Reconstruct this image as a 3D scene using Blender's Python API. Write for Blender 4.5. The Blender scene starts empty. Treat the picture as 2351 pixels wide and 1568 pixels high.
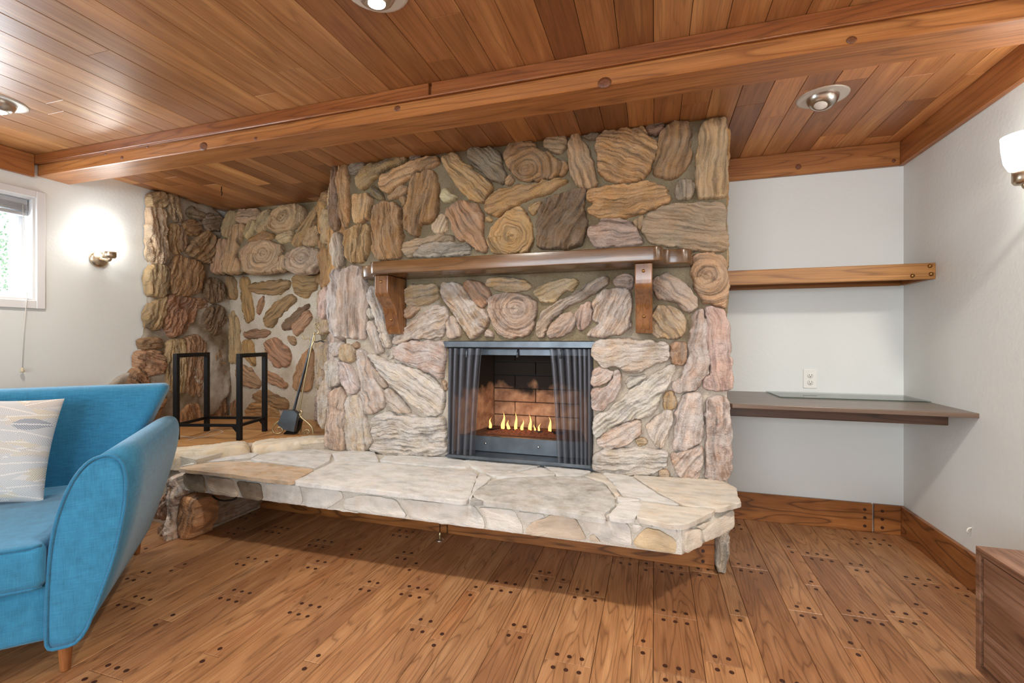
import bpy, bmesh, math, random
import numpy as np
from mathutils import Vector, Matrix
from mathutils.geometry import delaunay_2d_cdt
random.seed(7)
SC = bpy.context.scene
COL = SC.collection

# ------------------------------------------------------------------ camera, light, exposure
FPX, YAW, CX, CY, EYE = 1058.0, math.radians(17.2), 1175.5, 778.0, 1.12
cam_d = bpy.data.cameras.new('camera'); cam = bpy.data.objects.new('camera', cam_d); COL.objects.link(cam)
cam_d.sensor_width = 36.0; cam_d.lens = 36.0 * FPX / 2351.0; cam_d.shift_y = (CY - 784.0) / 2351.0
cam_d.clip_start = 0.02
cam.location = (0, 0, EYE); cam.rotation_euler = (math.pi / 2, 0, YAW)
SC.camera = cam
SC.cycles.max_bounces = 7; SC.cycles.diffuse_bounces = 4; SC.cycles.glossy_bounces = 3; SC.cycles.transparent_max_bounces = 10
SC.view_settings.view_transform = 'Standard'; SC.view_settings.look = 'None'
SC.view_settings.gamma = 1.0; SC.view_settings.use_curve_mapping = False
SC.view_settings.exposure = -0.06

world = bpy.data.worlds.new('world'); SC.world = world; world.use_nodes = True
wn = world.node_tree.nodes; wl = world.node_tree.links
bg = wn['Background']; bg.inputs['Color'].default_value = (0.80, 0.90, 1.0, 1); bg.inputs['Strength'].default_value = 2.2

def area(name, loc, rot, sx, sy, power, color):
    l = bpy.data.lights.new(name, 'AREA'); l.shape = 'RECTANGLE'; l.size = sx; l.size_y = sy
    l.energy = power; l.color = color
    o = bpy.data.objects.new(name, l); COL.objects.link(o); o.location = loc; o.rotation_euler = rot
    return o
# daylight by the left wall window; fill added at an unseen rear opening
area('daylight_left_window', (-3.86, 1.28, 1.66), (math.pi/2, 0, -math.pi/2), 1.0, 0.5, 40, (0.84, 0.93, 1.0))
area('rear_fill_light', (-0.7, -2.62, 1.45), (math.pi/2, 0, 0), 3.6, 1.3, 180, (0.86, 0.94, 1.0))

# ------------------------------------------------------------------ helpers
S_, C_ = math.sin(YAW), math.cos(YAW)
EYEV = np.array([0, 0, EYE])
def ray(x, y):
    r = (x - CX) / FPX; u = -(y - CY) / FPX
    return np.array([r * C_ - S_, r * S_ + C_, u])
def hit(x, y, n, d):
    v = ray(x, y); n = np.asarray(n, float)
    return EYEV + (d - n @ EYEV) / (n @ v) * v
def onZ(x, y, z): return hit(x, y, (0, 0, 1), z)
def onY(x, y, v): return hit(x, y, (0, 1, 0), v)
def onX(x, y, v): return hit(x, y, (1, 0, 0), v)
def srgb(r, g, b, a=1.0):
    f = lambda c: (c/255/12.92 if c/255 <= 0.04045 else ((c/255+0.055)/1.055)**2.4)
    return (f(r), f(g), f(b), a)

def tag(o, label=None, cat=None, group=None, kind=None):
    if label: o['label'] = label
    if cat: o['category'] = cat
    if group: o['group'] = group
    if kind: o['kind'] = kind
    return o
def empty(name, loc=(0, 0, 0), rz=0.0):
    o = bpy.data.objects.new(name, None); COL.objects.link(o); o.location = loc; o.rotation_euler = (0, 0, rz)
    o.empty_display_size = 0.1
    return o
def local_matrix(o):
    return Matrix.LocRotScale(o.location, o.rotation_euler, o.scale)
def world_matrix(o):
    m = local_matrix(o)
    if o.parent: m = world_matrix(o.parent) @ o.matrix_parent_inverse @ m
    return m
def adopt(o, parent):           # keep world placement
    o.parent = parent; o.matrix_parent_inverse = world_matrix(parent).inverted(); return o
def put(o, parent):             # coordinates already local to the parent
    o.parent = parent; return o
def mesh_obj(name, verts, faces, mat, parent=None, local=False, smooth=False, centre=False, loc=None):
    verts = [tuple(map(float, v)) for v in verts]
    if centre:
        c = np.mean(np.array(verts), axis=0); verts = [tuple(np.array(v) - c) for v in verts]; loc = tuple(c)
    me = bpy.data.meshes.new(name); me.from_pydata(verts, [], faces); me.update()
    if mat: me.materials.append(mat)
    if smooth: me.polygons.foreach_set('use_smooth', [True] * len(me.polygons))
    o = bpy.data.objects.new(name, me); COL.objects.link(o)
    if loc is not None: o.location = loc
    if parent is not None: (put if local else adopt)(o, parent)
    return o
def bm_obj(name, bm, mat, parent=None, local=False, smooth=False, loc=None):
    me = bpy.data.meshes.new(name); bm.to_mesh(me); bm.free()
    if mat: me.materials.append(mat)
    if smooth: me.polygons.foreach_set('use_smooth', [True] * len(me.polygons))
    o = bpy.data.objects.new(name, me); COL.objects.link(o)
    if loc is not None: o.location = loc
    if parent is not None: (put if local else adopt)(o, parent)
    return o
def bbox_bm(sx, sy, sz, bev=0.0, seg=1):
    bm = bmesh.new(); bmesh.ops.create_cube(bm, size=1.0)
    bmesh.ops.scale(bm, vec=(sx, sy, sz), verts=bm.verts)
    bev = min(bev, 0.45*min(sx, sy, sz))
    if bev > 0: bmesh.ops.bevel(bm, geom=list(bm.edges), offset=bev, segments=seg, affect='EDGES', profile=0.5)
    return bm
def box(name, x0, x1, y0, y1, z0, z1, mat, parent=None, local=False, bev=0.0, seg=1, smooth=False):
    bm = bbox_bm(x1-x0, y1-y0, z1-z0, bev, seg)
    return bm_obj(name, bm, mat, parent, local, smooth, loc=((x0+x1)/2, (y0+y1)/2, (z0+z1)/2))
def prism(name, pts, axis, a, b, mat, parent=None, local=False, bev=0.0, seg=2, smooth=False):
    """polygon pts (2D) extruded along an axis from a to b; axis 'x': pts=(y,z), 'y': (x,z), 'z': (x,y)"""
    def m(p, t): return {'x': (t, p[0], p[1]), 'y': (p[0], t, p[1]), 'z': (p[0], p[1], t)}[axis]
    bm = bmesh.new()
    A = [bm.verts.new(m(p, a)) for p in pts]; B = [bm.verts.new(m(p, b)) for p in pts]
    n = len(pts)
    fa = bm.faces.new(A); fb = bm.faces.new(B[::-1])
    for i in range(n): bm.faces.new((A[i], B[i], B[(i+1) % n], A[(i+1) % n]))
    bmesh.ops.recalc_face_normals(bm, faces=bm.faces)
    if bev > 0:
        ed = [e for e in bm.edges if len(e.link_faces) == 2 and e.calc_face_angle(0) > 0.6]
        bmesh.ops.bevel(bm, geom=ed, offset=bev, segments=seg, affect='EDGES', profile=0.5)
    c = Vector((0, 0, 0))
    for v in bm.verts: c += v.co
    c /= len(bm.verts)
    bmesh.ops.translate(bm, vec=-c, verts=bm.verts)
    return bm_obj(name, bm, mat, parent, local, smooth, loc=c)
def auto_smooth(o, ang=0.6):
    bm = bmesh.new(); bm.from_mesh(o.data)
    for f in bm.faces: f.smooth = True
    for e in bm.edges: e.smooth = not (len(e.link_faces) != 2 or e.calc_face_angle(0) > ang)
    bm.to_mesh(o.data); bm.free(); return o
def tube_bm(bm, path, r, sides=8, closed=False):
    P = [Vector(p) for p in path]; n = len(P); rings = []
    rr = r if hasattr(r, '__len__') else [r] * n
    prev = None
    for i in range(n):
        t = (P[(i+1) % n] - P[i-1]) if closed else (P[min(i+1, n-1)] - P[max(i-1, 0)])
        t.normalize()
        if prev is None:
            up = Vector((0, 0, 1)) if abs(t.z) < 0.9 else Vector((1, 0, 0))
            a = t.cross(up).normalized()
        else:
            a = (prev - t * prev.dot(t)).normalized()
        prev = a; b = t.cross(a)
        rings.append([bm.verts.new(P[i] + (a * math.cos(2*math.pi*k/sides) + b * math.sin(2*math.pi*k/sides)) * rr[i]) for k in range(sides)])
    for i in range(n if closed else n - 1):
        A, B = rings[i], rings[(i+1) % n]
        for k in range(sides): bm.faces.new((A[k], A[(k+1) % sides], B[(k+1) % sides], B[k]))
    if not closed:
        bm.faces.new(rings[0][::-1]); bm.faces.new(rings[-1])
    return bm
def tube(name, path, r, mat, parent=None, local=False, sides=8, closed=False):
    bm = bmesh.new(); tube_bm(bm, path, r, sides, closed); bmesh.ops.recalc_face_normals(bm, faces=bm.faces)
    return bm_obj(name, bm, mat, parent, local, True)
def lathe(name, prof, mat, parent=None, local=False, loc=(0, 0, 0), rot=(0, 0, 0), sides=28):
    bm = bmesh.new(); rings = []
    for r, z in prof:
        rings.append([bm.verts.new((max(r, 1e-4) * math.cos(2*math.pi*k/sides), max(r, 1e-4) * math.sin(2*math.pi*k/sides), z)) for k in range(sides)])
    for A, B in zip(rings, rings[1:]):
        for k in range(sides): bm.faces.new((A[k], A[(k+1) % sides], B[(k+1) % sides], B[k]))
    bm.faces.new(rings[0][::-1]); bm.faces.new(rings[-1])
    bmesh.ops.recalc_face_normals(bm, faces=bm.faces)
    o = bm_obj(name, bm, mat, None, False, True, loc=loc); o.rotation_euler = rot
    for e in o.data.edges: pass
    if parent is not None: (put if local else adopt)(o, parent)
    return o
def smooth_path(pts, it=2):
    P = [np.array(p, float) for p in pts]
    for _ in range(it):
        Q = [P[0]]
        for a, b in zip(P, P[1:]): Q += [a*.75+b*.25, a*.25+b*.75]
        Q.append(P[-1]); P = Q
    return P
def chaikin(P, it=2, c=.25):
    P = np.asarray(P, float)
    for _ in range(it):
        N = np.roll(P, -1, axis=0); Q = np.empty((2*len(P), P.shape[1])); Q[0::2] = P*(1-c)+N*c; Q[1::2] = P*c+N*(1-c); P = Q
    return P

# numpy value noise
_rng = np.random.RandomState(3); _T = _rng.rand(256, 256)
def vnoise(x, y):
    xi = np.floor(x).astype(int); yi = np.floor(y).astype(int); fx = x - xi; fy = y - yi
    fx = fx*fx*(3-2*fx); fy = fy*fy*(3-2*fy)
    a = _T[xi & 255, yi & 255]; b = _T[(xi+1) & 255, yi & 255]; c = _T[xi & 255, (yi+1) & 255]; d = _T[(xi+1) & 255, (yi+1) & 255]
    return (a*(1-fx)+b*fx)*(1-fy)+(c*(1-fx)+d*fx)*fy - 0.5
def fbm(x, y, o=4):
    s = 0; a = 1.0
    for i in range(o):
        s = s + a*vnoise(x*2**i+17*i, y*2**i+31*i); a *= .5
    return s

# ------------------------------------------------------------------ materials
MATS = {}
def new_mat(name):
    m = bpy.data.materials.new(name); m.use_nodes = True; MATS[name] = m
    return m, m.node_tree.nodes, m.node_tree.links, m.node_tree.nodes['Principled BSDF']
def N(nodes, t, **kw):
    n = nodes.new(t)
    for k, v in kw.items(): setattr(n, k, v)
    return n
def ramp(nodes, stops, interp='LINEAR'):
    r = nodes.new('ShaderNodeValToRGB'); r.color_ramp.interpolation = interp
    e = r.color_ramp.elements
    while len(e) > 1: e.remove(e[-1])
    e[0].position = stops[0][0]; e[0].color = stops[0][1]
    for p, c in stops[1:]:
        x = e.new(p); x.color = c
    return r
def grey(v): return (v, v, v, 1)
def mixc(nodes, links, fac, a, b, blend='MIX'):
    m = nodes.new('ShaderNodeMix'); m.data_type = 'RGBA'; m.blend_type = blend
    for s, v in ((0, fac), (6, a), (7, b)):
        if hasattr(v, 'default_value') or hasattr(v, 'is_output'): links.new(v, m.inputs[s])
        else: m.inputs[s].default_value = v
    return m.outputs[2]
def bump(nodes, links, bsdf, height, strength, dist):
    b = nodes.new('ShaderNodeBump'); b.inputs['Strength'].default_value = strength; b.inputs['Distance'].default_value = dist
    links.new(height, b.inputs['Height']); links.new(b.outputs[0], bsdf.inputs['Normal'])
def simple(name, col, rough=0.5, metal=0.0, noise=0.0, nscale=40, bumpd=0.0, spec=None):
    m, n, l, b = new_mat(name)
    b.inputs['Roughness'].default_value = rough; b.inputs['Metallic'].default_value = metal
    b.inputs['Base Color'].default_value = col
    if spec is not None: b.inputs['Specular IOR Level'].default_value = spec
    if noise or bumpd:
        tc = N(n, 'ShaderNodeTexCoord'); t = N(n, 'ShaderNodeTexNoise'); t.inputs['Scale'].default_value = nscale; t.inputs['Detail'].default_value = 4
        l.new(tc.outputs['Object'], t.inputs['Vector'])
        if noise:
            r = ramp(n, [(0.3, grey(1-noise)), (0.7, grey(1+noise*.4))]); l.new(t.outputs['Fac'], r.inputs[0])
            l.new(mixc(n, l, 1.0, col, r.outputs[0], 'MULTIPLY'), b.inputs['Base Color'])
        if bumpd: bump(n, l, b, t.outputs['Fac'], 1.0, bumpd)
    return m
def wood(name, dark, mid, light, across=(1, 0, 0), k=(7.0, 0.55), rings=9, ringmix=0.55, rough=0.35, fibre=(260, 6), bumpd=0.0006, tint=True, coat=0.0, seedscale=23.0):
    """grain runs along the axes where `across` is 0; contour rings of a stretched noise give the figure"""
    m, n, l, b = new_mat(name)
    tc = N(n, 'ShaderNodeTexCoord'); oi = N(n, 'ShaderNodeObjectInfo')
    mul = N(n, 'ShaderNodeMath', operation='MULTIPLY'); mul.inputs[1].default_value = seedscale; l.new(oi.outputs['Random'], mul.inputs[0])
    add = N(n, 'ShaderNodeVectorMath', operation='ADD'); l.new(tc.outputs['Object'], add.inputs[0]); l.new(mul.outputs[0], add.inputs[1])
    def mapped(ka, kl):
        mp = N(n, 'ShaderNodeMapping'); mp.inputs['Scale'].default_value = tuple(ka if a else kl for a in across)
        l.new(add.outputs[0], mp.inputs['Vector']); return mp.outputs[0]
    t1 = N(n, 'ShaderNodeTexNoise'); t1.inputs['Scale'].default_value = 1.0; t1.inputs['Detail'].default_value = 2.0; t1.inputs['Roughness'].default_value = 0.35
    l.new(mapped(*k), t1.inputs['Vector'])
    mm = N(n, 'ShaderNodeMath', operation='MULTIPLY'); mm.inputs[1].default_value = rings; l.new(t1.outputs['Fac'], mm.inputs[0])
    fr = N(n, 'ShaderNodeMath', operation='FRACT'); l.new(mm.outputs[0], fr.inputs[0])
    rr = ramp(n, [(0.0, grey(0.5)), (0.06, grey(0.85)), (0.5, grey(1.0)), (0.78, grey(0.75)), (0.94, grey(0.0)), (1.0, grey(0.5))]); l.new(fr.outputs[0], rr.inputs[0])
    t2 = N(n, 'ShaderNodeTexNoise'); t2.inputs['Scale'].default_value = 1.0; t2.inputs['Detail'].default_value = 3.0
    l.new(mapped(*fibre), t2.inputs['Vector'])
    t3 = N(n, 'ShaderNodeTexNoise'); t3.inputs['Scale'].default_value = 1.0; t3.inputs['Detail'].default_value = 3.0
    l.new(mapped(k[0]*1.5, k[1]*2.5), t3.inputs['Vector'])
    base = ramp(n, [(0.2, tuple(0.35*a+0.65*b for a, b in zip(dark, mid))), (0.5, mid), (0.75, light)]); l.new(t3.outputs['Fac'], base.inputs[0])
    c1 = mixc(n, l, ringmix, base.outputs[0], mixc(n, l, rr.outputs[0], dark, base.outputs[0]))
    fr2 = ramp(n, [(0.3, grey(0.72)), (0.65, grey(1.08))]); l.new(t2.outputs['Fac'], fr2.inputs[0])
    c2 = mixc(n, l, 0.75, c1, mixc(n, l, 1.0, c1, fr2.outputs[0], 'MULTIPLY'))
    if tint: c2 = mixc(n, l, 1.0, c2, oi.outputs['Color'], 'MULTIPLY')
    l.new(c2, b.inputs['Base Color'])
    b.inputs['Roughness'].default_value = rough
    if coat: b.inputs['Coat Weight'].default_value = coat; b.inputs['Coat Roughness'].default_value = 0.15
    if bumpd: bump(n, l, b, t2.outputs['Fac'], 0.6, bumpd)
    return m

M_CEIL = wood('ceiling_cedar', srgb(108, 68, 38), srgb(166, 113, 68), srgb(190, 140, 90), (1, 0, 1), k=(12, 0.7), rings=10, ringmix=0.4, rough=0.33)
M_BEAM = wood('beam_cedar', srgb(104, 58, 28), srgb(166, 106, 56), srgb(186, 128, 74), (0, 1, 1), k=(12, 0.6), rings=13, ringmix=0.65, rough=0.36)
M_BEAMY = wood('crown_cedar', srgb(104, 58, 28), srgb(168, 106, 58), srgb(190, 128, 74), (1, 0, 1), k=(9, 0.6), rings=9, ringmix=0.5, rough=0.4)
M_FLOOR = wood('floor_oak', srgb(88, 54, 32), srgb(162, 118, 80), srgb(182, 140, 100), (1, 0, 1), k=(13, 1.2), rings=13, ringmix=0.6, rough=0.38, fibre=(330, 9), bumpd=0.0004)
M_BASEX = wood('baseboard_oak', srgb(70, 38, 18), srgb(156, 98, 50), srgb(176, 118, 66), (0, 1, 1), k=(9, 1.6), rings=9, ringmix=0.8, rough=0.36)
M_BASEY = wood('baseboard_oak_side', srgb(70, 38, 18), srgb(156, 98, 50), srgb(176, 118, 66), (1, 0, 1), k=(9, 1.6), rings=9, ringmix=0.8, rough=0.36)
M_MANTEL = wood('mantel_oak', srgb(50, 32, 16), srgb(104, 71, 39), srgb(126, 91, 54), (0, 1, 1), k=(12, 1.1), rings=10, ringmix=0.5, rough=0.25, coat=0.35)
M_BRACK = wood('bracket_oak', srgb(66, 40, 20), srgb(126, 82, 46), srgb(156, 108, 64), (1, 1, 0), k=(12, 1.1), rings=8, ringmix=0.5, rough=0.25, coat=0.35)
M_SHELF = wood('shelf_pine', srgb(108, 66, 26), srgb(164, 112, 54), srgb(190, 138, 76), (0, 1, 1), k=(14, 0.6), rings=8, ringmix=0.7, rough=0.4)
M_DESK = wood('desk_stained', srgb(44, 28, 20), srgb(92, 62, 44), srgb(122, 88, 64), (0, 1, 1), k=(14, 0.6), rings=8, ringmix=0.75, rough=0.38)
M_DTOP = wood('desk_top_stained', srgb(84, 68, 56), srgb(106, 86, 72), srgb(122, 102, 86), (0, 1, 1), k=(12, 0.6), rings=5, ringmix=0.2, rough=0.3)
M_WALNUT = wood('walnut', srgb(66, 42, 30), srgb(124, 88, 66), srgb(158, 122, 98), (1, 0, 1), k=(16, 1.1), rings=9, ringmix=0.65, rough=0.4)
M_PLAT = wood('platform_pine', srgb(160, 110, 62), srgb(196, 146, 92), srgb(214, 168, 112), (0, 1, 1), k=(9, 0.9), rings=6, ringmix=0.4, rough=0.4)
M_LEG = wood('leg_beech', srgb(96, 52, 26), srgb(146, 90, 48), srgb(160, 104, 60), (1, 1, 0), rings=5, ringmix=0.3)
M_PEG = simple('peg_walnut', srgb(58, 30, 18), 0.45)
M_STEEL = simple('brushed_nickel', srgb(205, 200, 192), 0.28, 1.0)
M_FLANGE = simple('satin_flange', srgb(214, 208, 198), 0.45, 0.35)
M_NICKEL = simple('sconce_nickel', srgb(196, 180, 158), 0.3, 1.0)
M_IRON = simple('black_iron', srgb(30, 28, 28), 0.45, 0.6)
M_GREYMETAL = simple('grey_steel', srgb(104, 112, 120), 0.42, 0.85, noise=0.35, nscale=9)
M_DARKMETAL = simple('dark_steel', srgb(54, 54, 58), 0.5, 0.7, noise=0.3, nscale=12)
M_BRASS = simple('aged_brass', srgb(180, 162, 124), 0.35, 0.9)
M_BOLT = simple('bronze_bolt', srgb(150, 112, 66), 0.35, 0.9)
M_WHITE = simple('white_trim', srgb(222, 222, 222), 0.35)
M_PLATE = simple('white_plastic', srgb(232, 230, 224), 0.3)
M_SLOT = simple('dark_slot', srgb(40, 38, 36), 0.6)
M_BLIND = simple('blind_grey', srgb(176, 178, 180), 0.4)
M_CORD = simple('cord_white', srgb(214, 210, 200), 0.6)
M_CABLE = simple('cable_black', srgb(20, 20, 20), 0.5)
M_RUBBER = simple('grey_panel', srgb(150, 140, 128), 0.9)

def plaster(name, col):
    m, n, l, b = new_mat(name)
    tc = N(n, 'ShaderNodeTexCoord'); t = N(n, 'ShaderNodeTexNoise'); t.inputs['Scale'].default_value = 55; t.inputs['Detail'].default_value = 3
    l.new(tc.outputs['Object'], t.inputs['Vector'])
    b.inputs['Base Color'].default_value = col; b.inputs['Roughness'].default_value = 0.55
    bump(n, l, b, t.outputs['Fac'], 0.5, 0.002)
    return m
M_WALL = plaster('white_paint', srgb(222, 225, 222))

def stone_mat(name, pale, bumpd, contrast=0.78, gscale=(4, 60), warm=0.5):
    m, n, l, b = new_mat(name)
    at = N(n, 'ShaderNodeAttribute'); at.attribute_name = 'gv'
    oi = N(n, 'ShaderNodeObjectInfo'); tc = N(n, 'ShaderNodeTexCoord')
    mp = N(n, 'ShaderNodeMapping'); mp.inputs['Scale'].default_value = (gscale[0], gscale[1], 1); l.new(at.outputs['Vector'], mp.inputs['Vector'])
    t1 = N(n, 'ShaderNodeTexNoise'); t1.inputs['Scale'].default_value = 1; t1.inputs['Detail'].default_value = 5; l.new(mp.outputs[0], t1.inputs['Vector'])
    r1 = ramp(n, [(0.25, grey(1-contrast)), (0.5, grey(1.0)), (0.75, grey(1+contrast*.45))]); l.new(t1.outputs['Fac'], r1.inputs[0])
    base = mixc(n, l, 1.0, oi.outputs['Color'], r1.outputs[0], 'MULTIPLY')
    # warm and grey mineral patches
    t3 = N(n, 'ShaderNodeTexNoise'); t3.inputs['Scale'].default_value = 9; t3.inputs['Detail'].default_value = 4; l.new(tc.outputs['Object'], t3.inputs['Vector'])
    r3 = ramp(n, [(0.35, (1.12, 0.98, 0.82, 1)), (0.65, (0.90, 0.95, 0.98, 1))]); l.new(t3.outputs['Fac'], r3.inputs[0])
    base = mixc(n, l, warm, base, mixc(n, l, 1.0, base, r3.outputs[0], 'MULTIPLY'))
    # pale grout haze, partly cool daylight painted in; amount in the object alpha
    t2 = N(n, 'ShaderNodeTexNoise'); t2.inputs['Scale'].default_value = 14; t2.inputs['Detail'].default_value = 5; t2.inputs['Roughness'].default_value = 0.65
    mp2 = N(n, 'ShaderNodeMapping'); mp2.inputs['Location'].default_value = (3, 9, 4); l.new(tc.outputs['Object'], mp2.inputs['Vector']); l.new(mp2.outputs[0], t2.inputs['Vector'])
    r2 = ramp(n, [(0.36, grey(0)), (0.62, grey(1))]); l.new(t2.outputs['Fac'], r2.inputs[0])
    f = N(n, 'ShaderNodeMath', operation='MULTIPLY'); l.new(r2.outputs[0], f.inputs[0]); l.new(oi.outputs['Alpha'], f.inputs[1])
    l.new(mixc(n, l, f.outputs[0], base, pale), b.inputs['Base Color'])
    b.inputs['Roughness'].default_value = 0.85; b.inputs['Specular IOR Level'].default_value = 0.25
    mp4 = N(n, 'ShaderNodeMapping'); mp4.inputs['Scale'].default_value = (12, 130, 1); l.new(at.outputs['Vector'], mp4.inputs['Vector'])
    t4 = N(n, 'ShaderNodeTexNoise'); t4.inputs['Scale'].default_value = 1; t4.inputs['Detail'].default_value = 4; l.new(mp4.outputs[0], t4.inputs['Vector'])
    t5 = N(n, 'ShaderNodeTexNoise'); t5.inputs['Scale'].default_value = 130; t5.inputs['Detail'].default_value = 3; l.new(tc.outputs['Object'], t5.inputs['Vector'])
    ad = N(n, 'ShaderNodeMath', operation='ADD'); l.new(t4.outputs['Fac'], ad.inputs[0]); l.new(t5.outputs['Fac'], ad.inputs[1])
    bump(n, l, b, ad.outputs[0], 0.7, bumpd)
    return m
M_STONE = stone_mat('petrified_stone', srgb(204, 199, 196), 0.012)
M_FLAG = stone_mat('flagstone', srgb(220, 220, 219), 0.003, contrast=0.34, gscale=(9, 26), warm=0.4)
def mortar_mat(name, a, bcol):
    m, n, l, b = new_mat(name)
    tc = N(n, 'ShaderNodeTexCoord')
    t = N(n, 'ShaderNodeTexNoise'); t.inputs['Scale'].default_value = 4; t.inputs['Detail'].default_value = 5; l.new(tc.outputs['Object'], t.inputs['Vector'])
    r = ramp(n, [(0.35, a), (0.65, bcol)]); l.new(t.outputs['Fac'], r.inputs[0])
    t2 = N(n, 'ShaderNodeTexNoise'); t2.inputs['Scale'].default_value = 160; t2.inputs['Detail'].default_value = 3; l.new(tc.outputs['Object'], t2.inputs['Vector'])
    r2 = ramp(n, [(0.3, grey(0.8)), (0.7, grey(1.12))]); l.new(t2.outputs['Fac'], r2.inputs[0])
    at = N(n, 'ShaderNodeAttribute'); at.attribute_name = 'lime_daylight'
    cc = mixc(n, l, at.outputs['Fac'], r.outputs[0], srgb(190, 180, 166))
    l.new(mixc(n, l, 1.0, cc, r2.outputs[0], 'MULTIPLY'), b.inputs['Base Color'])
    b.inputs['Roughness'].default_value = 0.9; b.inputs['Specular IOR Level'].default_value = 0.2
    bump(n, l, b, t2.outputs['Fac'], 0.8, 0.004)
    return m
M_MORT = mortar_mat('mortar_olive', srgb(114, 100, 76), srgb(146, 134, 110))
M_MORTW = mortar_mat('mortar_pale', srgb(176, 162, 140), srgb(204, 196, 182))
M_MORTA = mortar_mat('mortar_alcove', srgb(122, 106, 82), srgb(190, 182, 170))
M_MORTH = mortar_mat('mortar_hearth', srgb(196, 190, 178), srgb(214, 210, 200))

def fabric(name, col, scale=520):
    m, n, l, b = new_mat(name)
    tc = N(n, 'ShaderNodeTexCoord')
    hs = []
    for sc in ((scale, 26, 26), (26, scale, 26), (26, 26, scale)):
        mp = N(n, 'ShaderNodeMapping'); mp.inputs['Scale'].default_value = sc; l.new(tc.outputs['Object'], mp.inputs['Vector'])
        t = N(n, 'ShaderNodeTexNoise'); t.inputs['Scale'].default_value = 1; t.inputs['Detail'].default_value = 2; l.new(mp.outputs[0], t.inputs['Vector']); hs.append(t.outputs['Fac'])
    a = N(n, 'ShaderNodeMath', operation='ADD'); l.new(hs[0], a.inputs[0]); l.new(hs[1], a.inputs[1])
    a2 = N(n, 'ShaderNodeMath', operation='ADD'); l.new(a.outputs[0], a2.inputs[0]); l.new(hs[2], a2.inputs[1])
    d = N(n, 'ShaderNodeMath', operation='MULTIPLY'); l.new(a2.outputs[0], d.inputs[0]); d.inputs[1].default_value = 0.3333
    r = ramp(n, [(0.36, grey(0.72)), (0.64, grey(1.18))]); l.new(d.outputs[0], r.inputs[0])
    l.new(mixc(n, l, 1.0, col, r.outputs[0], 'MULTIPLY'), b.inputs['Base Color'])
    b.inputs['Roughness'].default_value = 0.85; b.inputs['Sheen Weight'].default_value = 0.25; b.inputs['Sheen Roughness'].default_value = 0.5
    b.inputs['Specular IOR Level'].default_value = 0.2
    bump(n, l, b, d.outputs[0], 0.5, 0.0015)
    return m
M_BLUE = fabric('teal_blue_linen', srgb(50, 122, 158))
M_PIPING = fabric('teal_blue_piping', srgb(44, 112, 148))

def emis(name, col, strength, base=None):
    m, n, l, b = new_mat(name)
    b.inputs['Base Color'].default_value = base or (1, 1, 1, 1); b.inputs['Roughness'].default_value = 0.4
    b.inputs['Emission Color'].default_value = col; b.inputs['Emission Strength'].default_value = strength
    return m
M_SHADE = emis('frosted_glass_lit', (1.0, 0.97, 0.93, 1), 19)
M_BULB = emis('lit_bulb', (1.0, 0.93, 0.82, 1), 60)
M_BULBOFF = simple('bulb_white', srgb(236, 232, 222), 0.3)
M_FLAME = emis('flame', (1.0, 0.46, 0.13, 1), 2.6, (1, .5, .1, 1))
_n = M_FLAME.node_tree.nodes; _l = M_FLAME.node_tree.links
_t = _n.new('ShaderNodeBsdfTransparent'); _m = _n.new('ShaderNodeMixShader'); _m.inputs[0].default_value = 0.62
_l.new(_t.outputs[0], _m.inputs[1]); _l.new(_n['Principled BSDF'].outputs[0], _m.inputs[2]); _l.new(_m.outputs[0], _n['Material Output'].inputs['Surface'])
M_FLAMETIP = emis('flame_tip', (1.0, 0.42, 0.10, 1), 3.5, (1, .5, .1, 1))
M_EMBER = simple('ember_bed', srgb(92, 60, 40), 0.95, noise=0.5, nscale=60, bumpd=0.01)

def glass_mat(name, col=(1, 1, 1, 1), rough=0.0):
    m, n, l, b = new_mat(name)
    out = n['Material Output']
    g = N(n, 'ShaderNodeBsdfGlossy'); g.inputs['Roughness'].default_value = rough
    t = N(n, 'ShaderNodeBsdfTransparent'); t.inputs['Color'].default_value = col
    fz = N(n, 'ShaderNodeFresnel'); fz.inputs['IOR'].default_value = 1.5
    mx = N(n, 'ShaderNodeMixShader'); gg = N(n, 'ShaderNodeNewGeometry'); iv = N(n, 'ShaderNodeMath', operation='SUBTRACT'); iv.inputs[0].default_value = 1.0; l.new(gg.outputs['Backfacing'], iv.inputs[1])
    ml = N(n, 'ShaderNodeMath', operation='MULTIPLY'); l.new(fz.outputs[0], ml.inputs[0]); l.new(iv.outputs[0], ml.inputs[1]); l.new(ml.outputs[0], mx.inputs[0]); l.new(t.outputs[0], mx.inputs[1]); l.new(g.outputs[0], mx.inputs[2])
    l.new(mx.outputs[0], out.inputs['Surface']); n.remove(b)
    return m
M_GLASS = glass_mat('window_glass')
M_SHEET = glass_mat('glass_sheet', (0.80, 0.86, 0.84, 1))

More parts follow.
